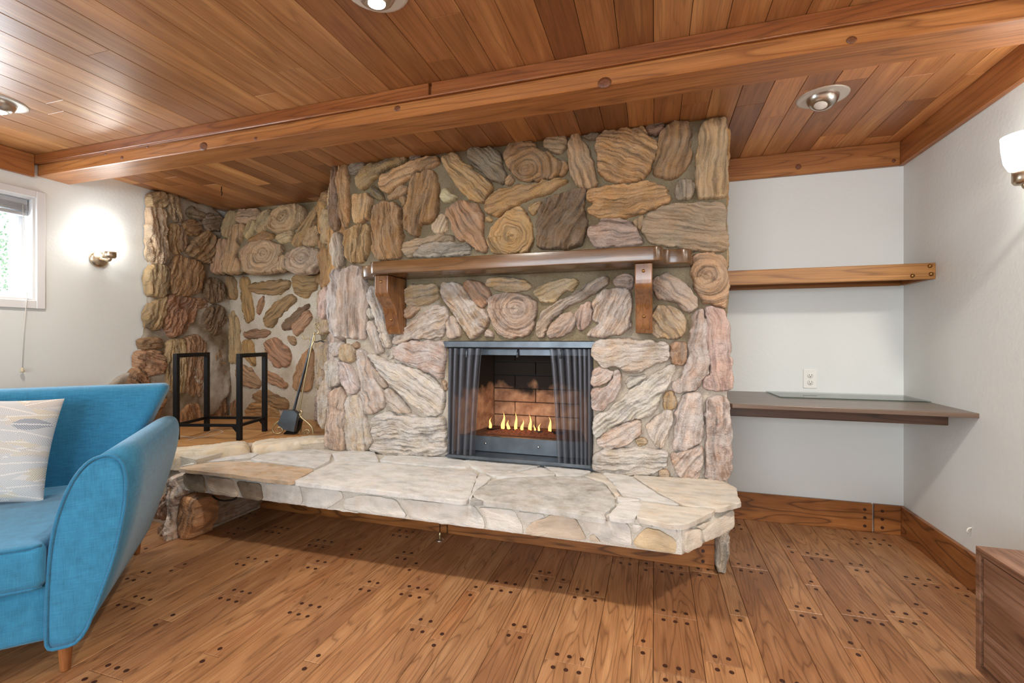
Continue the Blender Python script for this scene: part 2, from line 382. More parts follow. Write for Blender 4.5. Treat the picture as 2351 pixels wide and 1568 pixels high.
def firebrick_mat():
    m, n, l, b = new_mat('firebrick')
    tc = N(n, 'ShaderNodeTexCoord'); geo = N(n, 'ShaderNodeNewGeometry')
    t = N(n, 'ShaderNodeTexNoise'); t.inputs['Scale'].default_value = 18; t.inputs['Detail'].default_value = 5; l.new(tc.outputs['Object'], t.inputs['Vector'])
    base = ramp(n, [(0.3, srgb(118, 84, 64)), (0.7, srgb(184, 148, 118))]); l.new(t.outputs['Fac'], base.inputs[0])
    # soot stains with tongues of their own shape
    sep = N(n, 'ShaderNodeSeparateXYZ'); l.new(geo.outputs['Position'], sep.inputs[0])
    t2 = N(n, 'ShaderNodeTexNoise'); t2.inputs['Scale'].default_value = 7; t2.inputs['Detail'].default_value = 3; l.new(geo.outputs['Position'], t2.inputs['Vector'])
    mr = N(n, 'ShaderNodeMapRange'); mr.inputs['From Min'].default_value = 0.66; mr.inputs['From Max'].default_value = 0.98; l.new(sep.outputs['Z'], mr.inputs['Value'])
    ad = N(n, 'ShaderNodeMath', operation='ADD'); l.new(mr.outputs[0], ad.inputs[0]); l.new(t2.outputs['Fac'], ad.inputs[1])
    rs = ramp(n, [(0.80, grey(0)), (1.12, grey(1))]); l.new(ad.outputs[0], rs.inputs[0])
    l.new(mixc(n, l, rs.outputs[0], base.outputs[0], srgb(30, 25, 22)), b.inputs['Base Color'])
    b.inputs['Roughness'].default_value = 0.9
    bump(n, l, b, t.outputs['Fac'], 0.5, 0.002)
    return m
M_FIREBRICK = firebrick_mat()
def chain_mat():
    m, n, l, b = new_mat('chain_mesh')
    out = n['Material Output']
    b.inputs['Base Color'].default_value = srgb(104, 106, 114); b.inputs['Metallic'].default_value = 0.6; b.inputs['Roughness'].default_value = 0.4
    uv = N(n, 'ShaderNodeUVMap'); uv.uv_map = 'uv'
    vals = []
    for ang in (math.radians(32), math.radians(-32)):
        mp = N(n, 'ShaderNodeMapping'); mp.inputs['Rotation'].default_value = (0, 0, ang); l.new(uv.outputs[0], mp.inputs['Vector'])
        w = N(n, 'ShaderNodeTexWave'); w.bands_direction = 'Y'; w.inputs['Scale'].default_value = 62; w.inputs['Distortion'].default_value = 0; l.new(mp.outputs[0], w.inputs['Vector'])
        vals.append(w.outputs['Fac'])
    mx = N(n, 'ShaderNodeMath', operation='MAXIMUM'); l.new(vals[0], mx.inputs[0]); l.new(vals[1], mx.inputs[1])
    r = ramp(n, [(0.66, grey(0)), (0.78, grey(1))]); l.new(mx.outputs[0], r.inputs[0])
    t = N(n, 'ShaderNodeBsdfTransparent'); ms = N(n, 'ShaderNodeMixShader')
    l.new(r.outputs[0], ms.inputs[0]); l.new(t.outputs[0], ms.inputs[1]); l.new(b.outputs[0], ms.inputs[2]); l.new(ms.outputs[0], out.inputs['Surface'])
    return m
M_CHAIN = chain_mat()
def leaf_mat():
    m, n, l, b = new_mat('leaf_green')
    t = N(n, 'ShaderNodeTexNoise'); t.inputs['Scale'].default_value = 6; geo = N(n, 'ShaderNodeNewGeometry'); l.new(geo.outputs['Position'], t.inputs['Vector'])
    r = ramp(n, [(0.35, srgb(128, 166, 120)), (0.65, srgb(196, 220, 180))]); l.new(t.outputs['Fac'], r.inputs[0]); l.new(r.outputs[0], b.inputs['Base Color'])
    b.inputs['Roughness'].default_value = 0.7
    return m
M_LEAF = leaf_mat()
def print_mat():
    m, n, l, b = new_mat('feather_print_cotton')
    a = N(n, 'ShaderNodeVertexColor'); a.layer_name = 'print'; l.new(a.outputs['Color'], b.inputs['Base Color'])
    b.inputs['Roughness'].default_value = 0.9; b.inputs['Specular IOR Level'].default_value = 0.15
    return m
M_PRINT = print_mat()

# ------------------------------------------------------------------ room shell
XL, XR, YB, YF, ZC = -3.64, 1.36, 3.18, -2.5, 2.245
def struct(o, label, cat): return tag(o, label, cat, kind='structure')
def panel_with_hole(name, axis, plane, thick, a0, a1, z0, z1, holes, mat):
    """wall slab with rectangular openings; axis 'x': wall at x=plane spanning y=a0..a1"""
    us = sorted({a0, a1, *[h[0] for h in holes], *[h[1] for h in holes]}); vs = sorted({z0, z1, *[h[2] for h in holes], *[h[3] for h in holes]})
    bm = bmesh.new()
    inside = lambda u, v: any(h[0] < u < h[1] and h[2] < v < h[3] for h in holes)
    cell = {}
    for i in range(len(us)-1):
        for j in range(len(vs)-1): cell[i, j] = not inside((us[i]+us[i+1])/2, (vs[j]+vs[j+1])/2)
    vv = {}
    def V(i, j, k):
        if (i, j, k) not in vv:
            p = plane + (thick if k else 0)
            vv[i, j, k] = bm.verts.new((p, us[i], vs[j]) if axis == 'x' else (us[i], p, vs[j]))
        return vv[i, j, k]
    for (i, j), on in cell.items():
        if not on: continue
        for k in (0, 1): bm.faces.new((V(i, j, k), V(i+1, j, k), V(i+1, j+1, k), V(i, j+1, k)))
        for di, dj, q in ((-1, 0, ((i, j), (i, j+1))), (1, 0, ((i+1, j), (i+1, j+1))), (0, -1, ((i, j), (i+1, j))), (0, 1, ((i, j+1), (i+1, j+1)))):
            if not cell.get((i+di, j+dj), False):
                (a, b), (c, d) = q
                bm.faces.new((V(a, b, 0), V(c, d, 0), V(c, d, 1), V(a, b, 1)))
    bmesh.ops.recalc_face_normals(bm, faces=bm.faces)
    return bm_obj(name, bm, mat)
WIN = (0.72, 1.84, 1.355, 1.985)   # y0,y1,z0,z1 of the left window opening
REAR = (-2.4, 1.0, 0.85, 2.0)  # unseen rear opening, added so fill light can enter
struct(panel_with_hole('wall_left', 'x', XL, -0.16, YF, YB+0.1, 0, ZC+0.05, [WIN], M_WALL), 'white painted plaster wall with window and lit sconce', 'wall')
struct(box('wall_right', XR, XR+0.12, YF, YB+0.1, 0, ZC+0.05, M_WALL), 'white painted plaster wall beside desk and shelf', 'wall')
struct(box('wall_back', XL, XR, YB, YB+0.12, 0, ZC+0.05, M_WALL), 'white painted wall behind shelf and desk in the alcove', 'wall')
struct(panel_with_hole('wall_front', 'y', YF, -0.14, XL, XR, 0, ZC+0.05, [REAR], M_WALL), 'white painted wall with a wide opening added for fill light opposite the fireplace', 'wall')

# floor planks: three widths repeating, walnut pegs beside each butt joint
floor = struct(box('floor', XL-0.1, XR+0.1, YF-0.1, YB+0.1, -0.06, -0.013, simple('subfloor', srgb(60, 36, 22), 0.8)), 'pegged oak plank floor of three alternating board widths', 'floor')
cols = []
x = -0.005; seq = [(0.166, 3), (0.128, 2), (0.071, 1)]; i = 0
while x < XR: cols.append((x, x+seq[i % 3][0], seq[i % 3][1])); x += seq[i % 3][0]; i += 1
x = -0.005; i = 2
while x > XL: cols.append((x-seq[i % 3][0], x, seq[i % 3][1])); x -= seq[i % 3][0]; i -= 1
JR = [(35, 390), (185, 335), (265, 370), (380, 422), (70, 585), (290, 728), (632, 655), (775, 520), (800, 785), (1000, 735), (1063, 515), (1115, 303), (1370, 500), (1590, 665), (1405, 380), (1610, 300), (1810, 525), (1890, 365), (1885, 485), (1700, 185), (2075, 410), (1298, 218), (560, 268), (700, 300), (900, 320)]
JL = [(275, 405), (250, 547), (405, 640), (645, 825), (85, 935), (850, 325), (790, 510), (1160, 585), (1235, 345), (1255, 230), (1190, 865), (1445, 275), (1520, 460), (1710, 295), (1755, 355), (1760, 490), (1790, 670), (1875, 745), (2075, 485), (2250, 455), (2300, 700), (1010, 155), (470, 355)]
joints = {k: [] for k in range(len(cols))}
for (px, py) in [(1150+a/1.9575, 1150+b/1.9575) for a, b in JR] + [(200+a/2.351, 1150+b/2.351) for a, b in JL]:
    p = onZ(px, py, 0)
    k = min(range(len(cols)), key=lambda q: 0 if cols[q][0] <= p[0] < cols[q][1] else min(abs(p[0]-cols[q][0]), abs(p[0]-cols[q][1])))
    if all(abs(p[1]-q) > 0.12 for q in joints[k]): joints[k].append(float(p[1]))
peg_me = None
FT = [(1.0, 1.0, 1.0), (1.08, 1.06, 1.04), (0.92, 0.86, 0.84), (1.05, 0.95, 0.88), (0.82, 0.74, 0.70), (1.12, 1.08, 1.02)]
peg_spots = []
for k, (x0, x1, npegs) in enumerate(cols):
    x0c, x1c = max(x0, XL-0.05), min(x1, XR+0.05)
    real = sorted(joints[k]); ys = list(real)
    lo = min(ys) if ys else random.uniform(1.2, 2.6)
    if not ys: ys = [lo]
    while min(ys) > -0.6: ys.append(min(ys) - random.uniform(0.55, 1.1))
    while max(ys) < 2.5: ys.append(max(ys) + random.uniform(0.5, 0.95))
    ys = sorted(y for y in ys if YF < y < YB-0.1)
    ends = [YF-0.05] + ys + [YB+0.05]
    for a, b in zip(ends, ends[1:]):
        bm = bbox_bm(x1c-x0c-0.0016, b-a-0.0014, 0.013, 0.0016)
        cxp, cyp = (x0c+x1c)/2, (a+b)/2
        pl = bm_obj('floor_plank', bm, M_FLOOR, floor, False, loc=(cxp, cyp, -0.0065 + random.uniform(-0.0004, 0.0004)))
        t = random.choice(FT); pl.color = (*t, 1)
        for e, s in ((a, 1), (b, -1)):
            if not (0.6 < e < 3.15): continue
            if abs(e-YF) < 0.1 or abs(e-YB) < 0.1: continue
            if npegs > 0 and not any(abs(e-q) < 1e-6 for q in real) and e < 1.0: continue
            for q in range(npegs):
                ox = (q - (npegs-1)/2) * 0.044
                if peg_me is None:
                    pb = bmesh.new(); bmesh.ops.create_cone(pb, cap_ends=True, segments=12, radius1=0.0085, radius2=0.008, depth=0.003)
                    peg_me = bpy.data.meshes.new('peg'); pb.to_mesh(peg_me); pb.free(); peg_me.materials.append(M_PEG)
                peg_spots.append((pl, cxp+ox, e+s*0.034))
def seen(x, y):
    f = -x*S_+y*C_; r = x*C_+y*S_
    if f < 0.3: return False
    px, py = CX+FPX*r/f, CY+FPX*EYE/f
    hid_sofa = x < -1.55 and (px < 110 or px < 420-0.62*(py-960))
    under = -2.5 < x < 0.3 and y > 2.42
    return 0 < px < 2351 and py < 1568 and not hid_sofa and not under and not (x > 0.95 and y < 1.8)
vis = sorted((p for p in peg_spots if seen(p[1], p[2])), key=lambda p: p[1]**2+p[2]**2)
parts_, rest = vis[:296], vis[296:]+[p for p in peg_spots if not seen(p[1], p[2])]
for pl, px_, py_ in parts_:
    po = bpy.data.objects.new('peg', peg_me); COL.objects.link(po); po.location = (px_, py_, 0.0); adopt(po, pl)
bm = bmesh.new()
for _, px_, py_ in rest:
    bmesh.ops.create_cone(bm, cap_ends=True, segments=12, radius1=0.0085, radius2=0.008, depth=0.003, matrix=Matrix.Translation((px_, py_, 0)))
if rest: bm_obj('peg', bm, M_PEG, floor)['kind'] = 'stuff'

# ceiling planks
ceiling = struct(box('ceiling', XL-0.1, XR+0.1, YF-0.1, YB+0.1, ZC+0.02, ZC+0.08, simple('roof_deck', srgb(50, 30, 20), 0.8)), 'varnished cedar plank ceiling in mixed red and honey boards', 'ceiling')
CT = [(1.0, 1.0, 1.0), (0.80, 0.72, 0.66), (0.56, 0.46, 0.40), (1.15, 1.10, 1.0), (0.90, 0.82, 0.74), (0.66, 0.58, 0.50), (1.3, 1.3, 1.15)]
BW = 0.1265; k0 = math.floor((XL-0.502)/BW); k1 = math.ceil((XR-0.502)/BW)
for k in range(k0, k1):
    x0, x1 = 0.502+k*BW, 0.502+(k+1)*BW
    for (ya, yb, dens) in ((YF-0.05, 1.86, 0.9 if x0 > -1.6 else 0.35), (1.99, YB+0.05, 0.9)):
        ys = []
        y = yb - random.uniform(0.15, 0.9)
        while y > ya + 0.2:
            if random.random() < dens: ys.append(y)
            y -= random.uniform(0.35, 0.9)
        ends = [ya] + sorted(ys) + [yb]
        for a, b in zip(ends, ends[1:]):
            bm = bbox_bm(x1-x0-0.0018, b-a-0.0006, 0.018, 0.0014)
            pl = bm_obj('ceiling_plank', bm, M_CEIL, ceiling, False, loc=((x0+x1)/2, (a+b)/2, ZC+0.009+random.uniform(0, 0.0008)))
            w = [3, 2, 2, 2, 3, 2, 1] if x0 < 0.45 else [3, 1, 1, 4, 3, 1, 4]  # boards to the right picked lighter: lamp light put into their tint
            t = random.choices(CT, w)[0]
            if x0 > 0.45 and yb > 2.5: t = tuple(min(1.6, 1.28*q+0.08) for q in t)  # alcove boards lightened: sconce light painted into the tint
            elif x0 < -1.3 and yb < 2.0: t = (0.5*t[0]+0.56, 0.5*t[1]+0.60, 0.5*t[2]+0.62)  # front-left boards paler and greyer: window light and sheen painted in
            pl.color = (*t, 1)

# main beam with a capping strip, crown boards round the walls
beam = empty('ceiling_beam', (-1.14, 1.93, 2.123)); struct(beam, 'heavy knotty cedar beam crossing the plank ceiling', 'beam')
box('beam_core', XL, XR, 1.85, 2.015, 2.123, ZC, M_BEAM, beam, bev=0.004)
o = box('cap_strip', XL, -0.95, 1.826, 1.852, 2.192, ZC, M_BEAM, beam, bev=0.002); o.color = (0.64, 0.52, 0.46, 1)
o = box('cap_strip', -0.935, XR, 1.826, 1.852, 2.192, ZC, M_BEAM, beam, bev=0.002); o.color = (0.62, 0.50, 0.44, 1)
o = tube('bead_moulding', [(XL, 1.832, 2.190), (XR, 1.832, 2.190)], 0.005, M_BEAM, beam); o.color = (0.7, 0.6, 0.55, 1)
def knot(px, py, r, parent):
    p = onY(px, py, 1.85)
    o = lathe('knot', [(0.0, 0.001), (r*.55, 0.0012), (r, 0.0004), (r*1.02, -0.002)], M_KNOT, parent, loc=(p[0], 1.8499, p[2]), rot=(math.pi/2, 0, 0), sides=14); o.scale = (1.25, 1, 1)
M_KNOT = simple('knot_dark', srgb(112, 64, 34), 0.5, noise=0.5, nscale=120)
for kx, ky, kr in ((467, 336, 0.022), (338, 335, 0.011), (280, 362, 0.010), (587, 318, 0.009), (912, 249, 0.013), (1388, 190, 0.022), (1623, 112, 0.008), (1955, 92, 0.013), (242, 352, 0.01)): knot(kx, ky, kr, beam)
CRZ = 2.108
for nm, a in (('trim_1', (XL, XL+0.026, YF, 1.826)), ('trim_2', (XR-0.026, XR, YF, 1.826)), ('trim_3', (XR-0.026, XR, 2.015, YB))):
    o = box(nm, a[0], a[1], a[2], a[3], CRZ, ZC, M_BEAMY, bev=0.003); struct(o, {'trim_1': 'cedar crown board above the window wall', 'trim_2': 'cedar crown board over right wall in front of the beam', 'trim_3': 'cedar crown board over right wall behind the beam'}[nm], 'trim')
o = box('trim_4', 0.33, XR-0.026, YB-0.026, YB, CRZ, ZC, M_BEAM, bev=0.003); struct(o, 'cedar crown board above the shelf alcove wall', 'trim')
def kn(px, py, v, ax, r, parent):
    p = onY(px, py, v) if ax == 'y' else onX(px, py, v)
    lathe('knot', [(0.0, 0.001), (r*.55, 0.0012), (r, 0.0004), (r*1.02, -0.002)], M_KNOT, parent, loc=tuple(p), rot=(math.pi/2, 0, 0) if ax == 'y' else (0, -math.pi/2, 0), sides=14)
kn(1833, 383, YB-0.026, 'y', 0.016, o); kn(2052, 369, YB-0.026, 'y', 0.010, o)

# baseboards
def pegs(parent, pts, normal, r=0.0085):
    for p in pts:
        bm = bmesh.new(); bmesh.ops.create_cone(bm, cap_ends=True, segments=12, radius1=r, radius2=r, depth=0.003)
        bmesh.ops.rotate(bm, cent=(0, 0, 0), matrix=Matrix.Rotation(math.pi/2, 3, 'X' if normal == 'y' else 'Y'), verts=bm.verts)
        bm_obj('peg', bm, M_PEG, parent, loc=p)
bb = box('baseboard_back', 0.33, 1.203, YB-0.02, YB, 0, 0.166, M_BASEX, bev=0.002); struct(bb, 'dark grained oak baseboard below the alcove wall', 'baseboard')
pegs(bb, [(1.165, YB-0.0205, z) for z in (0.035, 0.083, 0.13)], 'y')
bb2 = box('baseboard_corner', 1.212, XR-0.02, YB-0.02, YB, 0, 0.166, M_BASEX, bev=0.002); struct(bb2, 'short oak baseboard piece in the alcove corner', 'baseboard')
pegs(bb2, [(1.25, YB-0.0205, z) for z in (0.035, 0.083, 0.13)], 'y')
bb3 = box('baseboard_right', XR-0.02, XR, YF, YB, 0, 0.166, M_BASEY, bev=0.002); struct(bb3, 'long oak baseboard running along the right wall', 'baseboard')

# ------------------------------------------------------------------ relief stones
STONE_N = 0
def relief(name, uv, frame, H, mat, parent, kind='', R=None, spacing=0.005, amp=1.0, flat=False, colour=(200, 160, 120), haze=0.0, ang=None, depth=0.03, knot=None, label=None, grow=0.0):
    """uv polygon on a plane (origin, U, V, Nrm) raised into a rounded, grained stone"""
    global STONE_N
    STONE_N += 1
    sd = STONE_N * 13.7
    O, U, V, W = [np.asarray(a, float) for a in frame]
    P = chaikin(np.asarray(uv, float), 2, 0.10 if flat else 0.16)
    area2 = np.sum(P[:, 0]*np.roll(P[:, 1], -1) - np.roll(P[:, 0], -1)*P[:, 1])
    if area2 < 0: P = P[::-1]
    # resample the outline
    Q = np.vstack([P, P[:1]]); L = np.r_[0, np.cumsum(np.linalg.norm(np.diff(Q, axis=0), axis=1))]
    nb = max(14, int(L[-1]/(spacing*1.15))); s = np.linspace(0, L[-1], nb, endpoint=False)
    B = np.c_[np.interp(s, L, Q[:, 0]), np.interp(s, L, Q[:, 1])]
    tang = np.roll(B, -1, 0)-np.roll(B, 1, 0); tang /= (np.linalg.norm(tang, axis=1, keepdims=True)+1e-9)
    nrm = np.c_[tang[:, 1], -tang[:, 0]]
    B = B + nrm*(grow+(0.016 if not flat else 0.006)*fbm(B[:, 0]*26+sd, B[:, 1]*26, 4))[:, None]
    mn, mx = B.min(0), B.max(0)
    gx = np.arange(mn[0], mx[0], spacing); gy = np.arange(mn[1], mx[1], spacing*0.866)
    G = np.array([(a + (spacing/2 if j % 2 else 0), b) for j, b in enumerate(gy) for a in gx])
    G = G + _rng.uniform(-.18, .18, G.shape)*spacing
    C = np.roll(B, -1, 0)
    def dist(X):
        d = np.full(len(X), 1e9)
        for a, b in zip(B, C):
            ab = b-a; t = np.clip(((X-a)@ab)/(ab@ab+1e-12), 0, 1); q = a+t[:, None]*ab
            d = np.minimum(d, np.hypot(X[:, 0]-q[:, 0], X[:, 1]-q[:, 1]))
        return d
    def inside(X):
        c = np.zeros(len(X), bool)
        for a, b in zip(B, C):
            cond = ((a[1] > X[:, 1]) != (b[1] > X[:, 1]))
            xi = (b[0]-a[0])*(X[:, 1]-a[1])/((b[1]-a[1]) if abs(b[1]-a[1]) > 1e-12 else 1e-12)+a[0]
            c ^= cond & (X[:, 0] < xi)
        return c
    G = G[inside(G)]
    if len(G):
        dg = dist(G); keep = dg > spacing*0.55; G = G[keep]; dg = dg[keep]
    else: dg = np.zeros(0)
    X = np.vstack([B, G]) if len(G) else B
    d = np.r_[np.zeros(nb), dg]
    res = delaunay_2d_cdt([Vector(p) for p in X], [(k, (k+1) % nb) for k in range(nb)], [], 1, 1e-7)
    verts2, tris = res[0], [f for f in res[2] if len(f) == 3]
    X = np.array([tuple(v) for v in verts2]); 
    if len(X) != nb+len(G): d = dist(X)
    ctr = X.mean(0)
    # grain direction
    if ang is None:
        e, ev = np.linalg.eigh(np.cov((B-B.mean(0)).T)); ax = ev[:, 1]
    else: ax = np.array([math.cos(ang), math.sin(ang)])
    al = (X-ctr)@ax; ac = (X-ctr)@np.array([-ax[1], ax[0]])
    if kind == 'k':
        kc = np.asarray(knot if knot is not None else ctr)
        q = X-kc; rad = np.hypot(q[:, 0], q[:, 1]*1.15) + 0.045*fbm(X[:, 0]*6+sd, X[:, 1]*6, 2) + 0.016*fbm(X[:, 0]*22+sd, X[:, 1]*22, 2)
        al, ac = np.arctan2(q[:, 1], q[:, 0])*0.06, rad
    else:
        ac = ac + 0.035*fbm(X[:, 0]*7+sd, X[:, 1]*7+3, 2) + 0.010*fbm(X[:, 0]*26+sd, X[:, 1]*26+3, 2)
    dm = d.max() if len(d) else 0.01
    r = R or min(0.045, 0.8*dm)
    t = np.clip(d/max(r, 1e-4), 0, 1)
    if flat:
        z = H - 0.0022*(1-np.clip(d/0.004, 0, 1)) + amp*(0.0035*fbm(X[:, 0]*9+sd, X[:, 1]*9, 4) + 0.0016*fbm(X[:, 0]*70+sd, X[:, 1]*30, 3))
    else:
        edge = np.clip(d/0.006, 0, 1)**0.6; dome = np.sqrt(np.clip(1-(1-t)**2, 0, 1))
        z = H*(0.6*edge+0.4*dome)
        e2 = np.clip(d/0.012, 0, 1)
        r1_ = 1-np.abs(2*fbm(al*3.2+sd, ac*30, 3))*1.7
        r2_ = 1-np.abs(2*fbm(al*8+sd+50, ac*85, 2))*1.7
        mod = np.clip(0.8+1.3*fbm(X[:, 0]*9+sd+90, X[:, 1]*9, 2), 0.2, 1.5)
        z = z + e2*amp*(0.0100*(r1_-0.5)*mod + 0.0090*(r2_-0.5)*(1.6-mod) - 0.012*np.clip(fbm(al*14+sd+7, ac*22, 3)-0.32, 0, 1)*4 + 0.020*fbm(X[:, 0]*8+sd, X[:, 1]*8, 3) + 0.005*fbm(X[:, 0]*55+sd, X[:, 1]*55, 2))
        tilt = _rng.uniform(-0.07, 0.07, 2); z = np.maximum(z + t*((X-ctr)@tilt), 0.002)
    bedge = np.zeros(len(X), bool); bedge[:nb] = True
    if not flat: z[bedge] = 0
    W3 = O + X[:, :1]*U + X[:, 1:]*V + z[:, None]*W
    sk = O + X[:nb, :1]*U + X[:nb, 1:]*V - depth*W
    c3 = O + ctr[0]*U + ctr[1]*V
    nX = len(X)
    if flat: W3 = np.vstack([W3, W3[:nb]])          # own edge vertices keep the arris crisp
    o2 = nX if flat else 0; nT = len(W3)
    allv = np.vstack([W3, sk]) - c3
    hand = np.dot(np.cross(U, V), W) > 0
    F = [tuple(f) if hand else tuple(f[::-1]) for f in tris]
    for k in range(nb):
        a, b = k, (k+1) % nb
        q = (o2+b, o2+a, nT+a, nT+b)
        F.append(q if hand else q[::-1])
    me = bpy.data.meshes.new(name); me.from_pydata(allv.tolist(), [], F); me.update()
    me.materials.append(mat); me.polygons.foreach_set('use_smooth', [True]*len(me.polygons))
    at = me.attributes.new('gv', 'FLOAT_VECTOR', 'POINT')
    gv = np.zeros((len(allv), 3)); gv[:nX, 0] = al; gv[:nX, 1] = ac; rep = (len(allv)-nX)//nb; gv[nX:, 0] = np.tile(al[:nb], rep); gv[nX:, 1] = np.tile(ac[:nb], rep)+0.02; gv[:, 2] = sd
    at.data.foreach_set('vector', gv.ravel())
    o = bpy.data.objects.new(name, me); COL.objects.link(o); o.location = tuple(c3)
    cl = srgb(*colour); o.color = (cl[0], cl[1], cl[2], haze)
    if parent is not None: adopt(o, parent)
    if label: o['label'] = label
    return o
CROPS = {'A': (720, 260, 4.356), 'B': (1200, 260, 4.356), 'C': (720, 600, 3.409), 'D': (1000, 620, 3.267), 'E': (1340, 600, 3.017), 'F': (300, 400, 3.92), 'G': (300, 750, 3.136), 'H': (340, 960, 3.3586), 'I': (1000, 1020, 3.265)}
PAL = {'o': (176, 136, 86), 'b': (148, 114, 76), 'd': (118, 94, 70), 't': (172, 146, 110), 'g': (146, 138, 126), 'p': (178, 158, 146), 'w': (190, 183, 177), 'c': (206, 188, 154), 'r': (160, 120, 92), 'm': (168, 150, 132), 'k': (116, 102, 82)}
def trace(crop, s):
    ox, oy, sc = CROPS[crop]; v = [float(a) for a in s.replace(',', ' ').split()]
    return [(ox+v[i]/sc, oy+v[i+1]/sc) for i in range(0, len(v), 2)]
def plane_uv(px, frame):
    O, U, V, W = [np.asarray(a, float) for a in frame]
    out = []
    for (x, y) in px:
        p = hit(x, y, W, W@O)-O
        out.append((p@U, p@V))
    return np.array(out)
def lay(rows, frame, mat, parent, base_haze, H=(0.022, 0.045), **kw):
    kw.setdefault('grow', 0.0085)
    for row in rows:
        crop, code, pts = row[0][0], row[0][1:], row[1]
        uv = plane_uv(trace(crop, pts), frame)
        kind = 'k' if 'K' in code else ''
        hz = base_haze + (0.35 if 'H' in code else 0) - (0.3 if 'L' in code else 0)
        c = 0.74*np.array(PAL[code[0]], float)+0.26*np.array((168, 142, 112)); c = np.clip(c + _rng.uniform(-8, 8) + _rng.uniform(-4, 4, 3), 20, 235)
        knot = plane_uv(trace(crop, row[2]), frame)[0] if len(row) > 2 and row[2] else None
        sz = uv.max(0)-uv.min(0); hh = H[0]+(H[1]-H[0])*min(1, min(sz)/0.16)*random.uniform(0.75, 1.0)
        relief('stone', uv, frame, hh, mat, parent, kind=kind, colour=tuple(c), haze=max(0, min(1, hz)), knot=knot, **{**kw, 'amp': kw.get('amp', 1.0)*random.uniform(0.55, 1.2)})

def grid_patch(name, f, nu, nv, mat, parent, skip=None):
    """dense surface from f(i/nu, j/nv)"""
    verts = [f(i/nu, j/nv) for j in range(nv+1) for i in range(nu+1)]
    faces = []
    for j in range(nv):
        for i in range(nu):
            if skip and skip((i+.5)/nu, (j+.5)/nv): continue
            a = j*(nu+1)+i; faces.append((a, a+1, a+nu+2, a+nu+1))
    return mesh_obj(name, verts, faces, mat, parent, smooth=True)

# ------------------------------------------------------------------ chimney breast
ZH = 0.405                                    # hearth top
BX0, BX1, BYF = -1.925, 0.350, 2.556          # mortar face of the breast
SP0, SP1 = np.array([BX0, BYF]), np.array([-2.66, YB])   # splayed left flank
fire = empty('stone_fireplace', ((BX0+BX1)/2, 2.85, ZH)); tag(fire, 'tall petrified-wood stone chimney breast with open firebox', 'fireplace')
OX0, OX1, OZ0, OZ1 = -1.193, -0.324, ZH, 1.108
us = sorted(set(np.round(np.r_[np.linspace(BX0, OX0, 30), np.linspace(OX0, OX1, 34), np.linspace(OX1, BX1, 27)], 5)))
vs = sorted(set(np.round(np.r_[np.linspace(ZH-0.02, OZ1, 28), np.linspace(OZ1, ZC+0.005, 46)], 5)))
vv = []; ff = []
for zz in vs:
    for xx in us: vv.append((xx, BYF-0.012*float(fbm(np.array([xx*9.]), np.array([zz*9.]), 3)[0]), zz))
nu = len(us)
for j in range(len(vs)-1):
    for i in range(nu-1):
        if OX0-1e-4 < (us[i]+us[i+1])/2 < OX1 and (vs[j]+vs[j+1])/2 < OZ1: continue
        a = j*nu+i; ff.append((a, a+1, a+nu+1, a+nu))
b0 = len(vv)
# right flank, splayed left flank
vv += [(BX1, BYF, ZH-0.02), (BX1, BYF, ZC), (BX1, YB, ZC), (BX1, YB, 0.0), (BX1, BYF, 0.0)]; ff.append((b0, b0+1, b0+2, b0+3, b0+4))
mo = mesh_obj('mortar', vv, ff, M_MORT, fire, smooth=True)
la = mo.data.attributes.new('lime_daylight', 'FLOAT', 'POINT')      # lower joints paler: cool low daylight painted in over some grout haze
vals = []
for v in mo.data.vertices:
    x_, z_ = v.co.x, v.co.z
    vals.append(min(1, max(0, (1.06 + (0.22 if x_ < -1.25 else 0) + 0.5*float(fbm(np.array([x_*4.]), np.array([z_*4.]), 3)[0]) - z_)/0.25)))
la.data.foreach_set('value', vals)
def splayf(u, v):
    p = SP0+(SP1-SP0)*u; nx, ny = -(SP1-SP0)[1], (SP1-SP0)[0]; L = math.hypot(nx, ny); dn = 0.012*float(fbm(np.array([u*8.]), np.array([v*16.]), 3)[0])
    return (p[0]-dn*nx/L*-1, p[1]+dn*ny/L, ZH+(ZC-ZH)*v)
grid_patch('flank_mortar', splayf, 24, 44, M_MORT, fire)
FR = ((0, BYF-0.004, 0), (1, 0, 0), (0, 0, 1), (0, -1, 0))
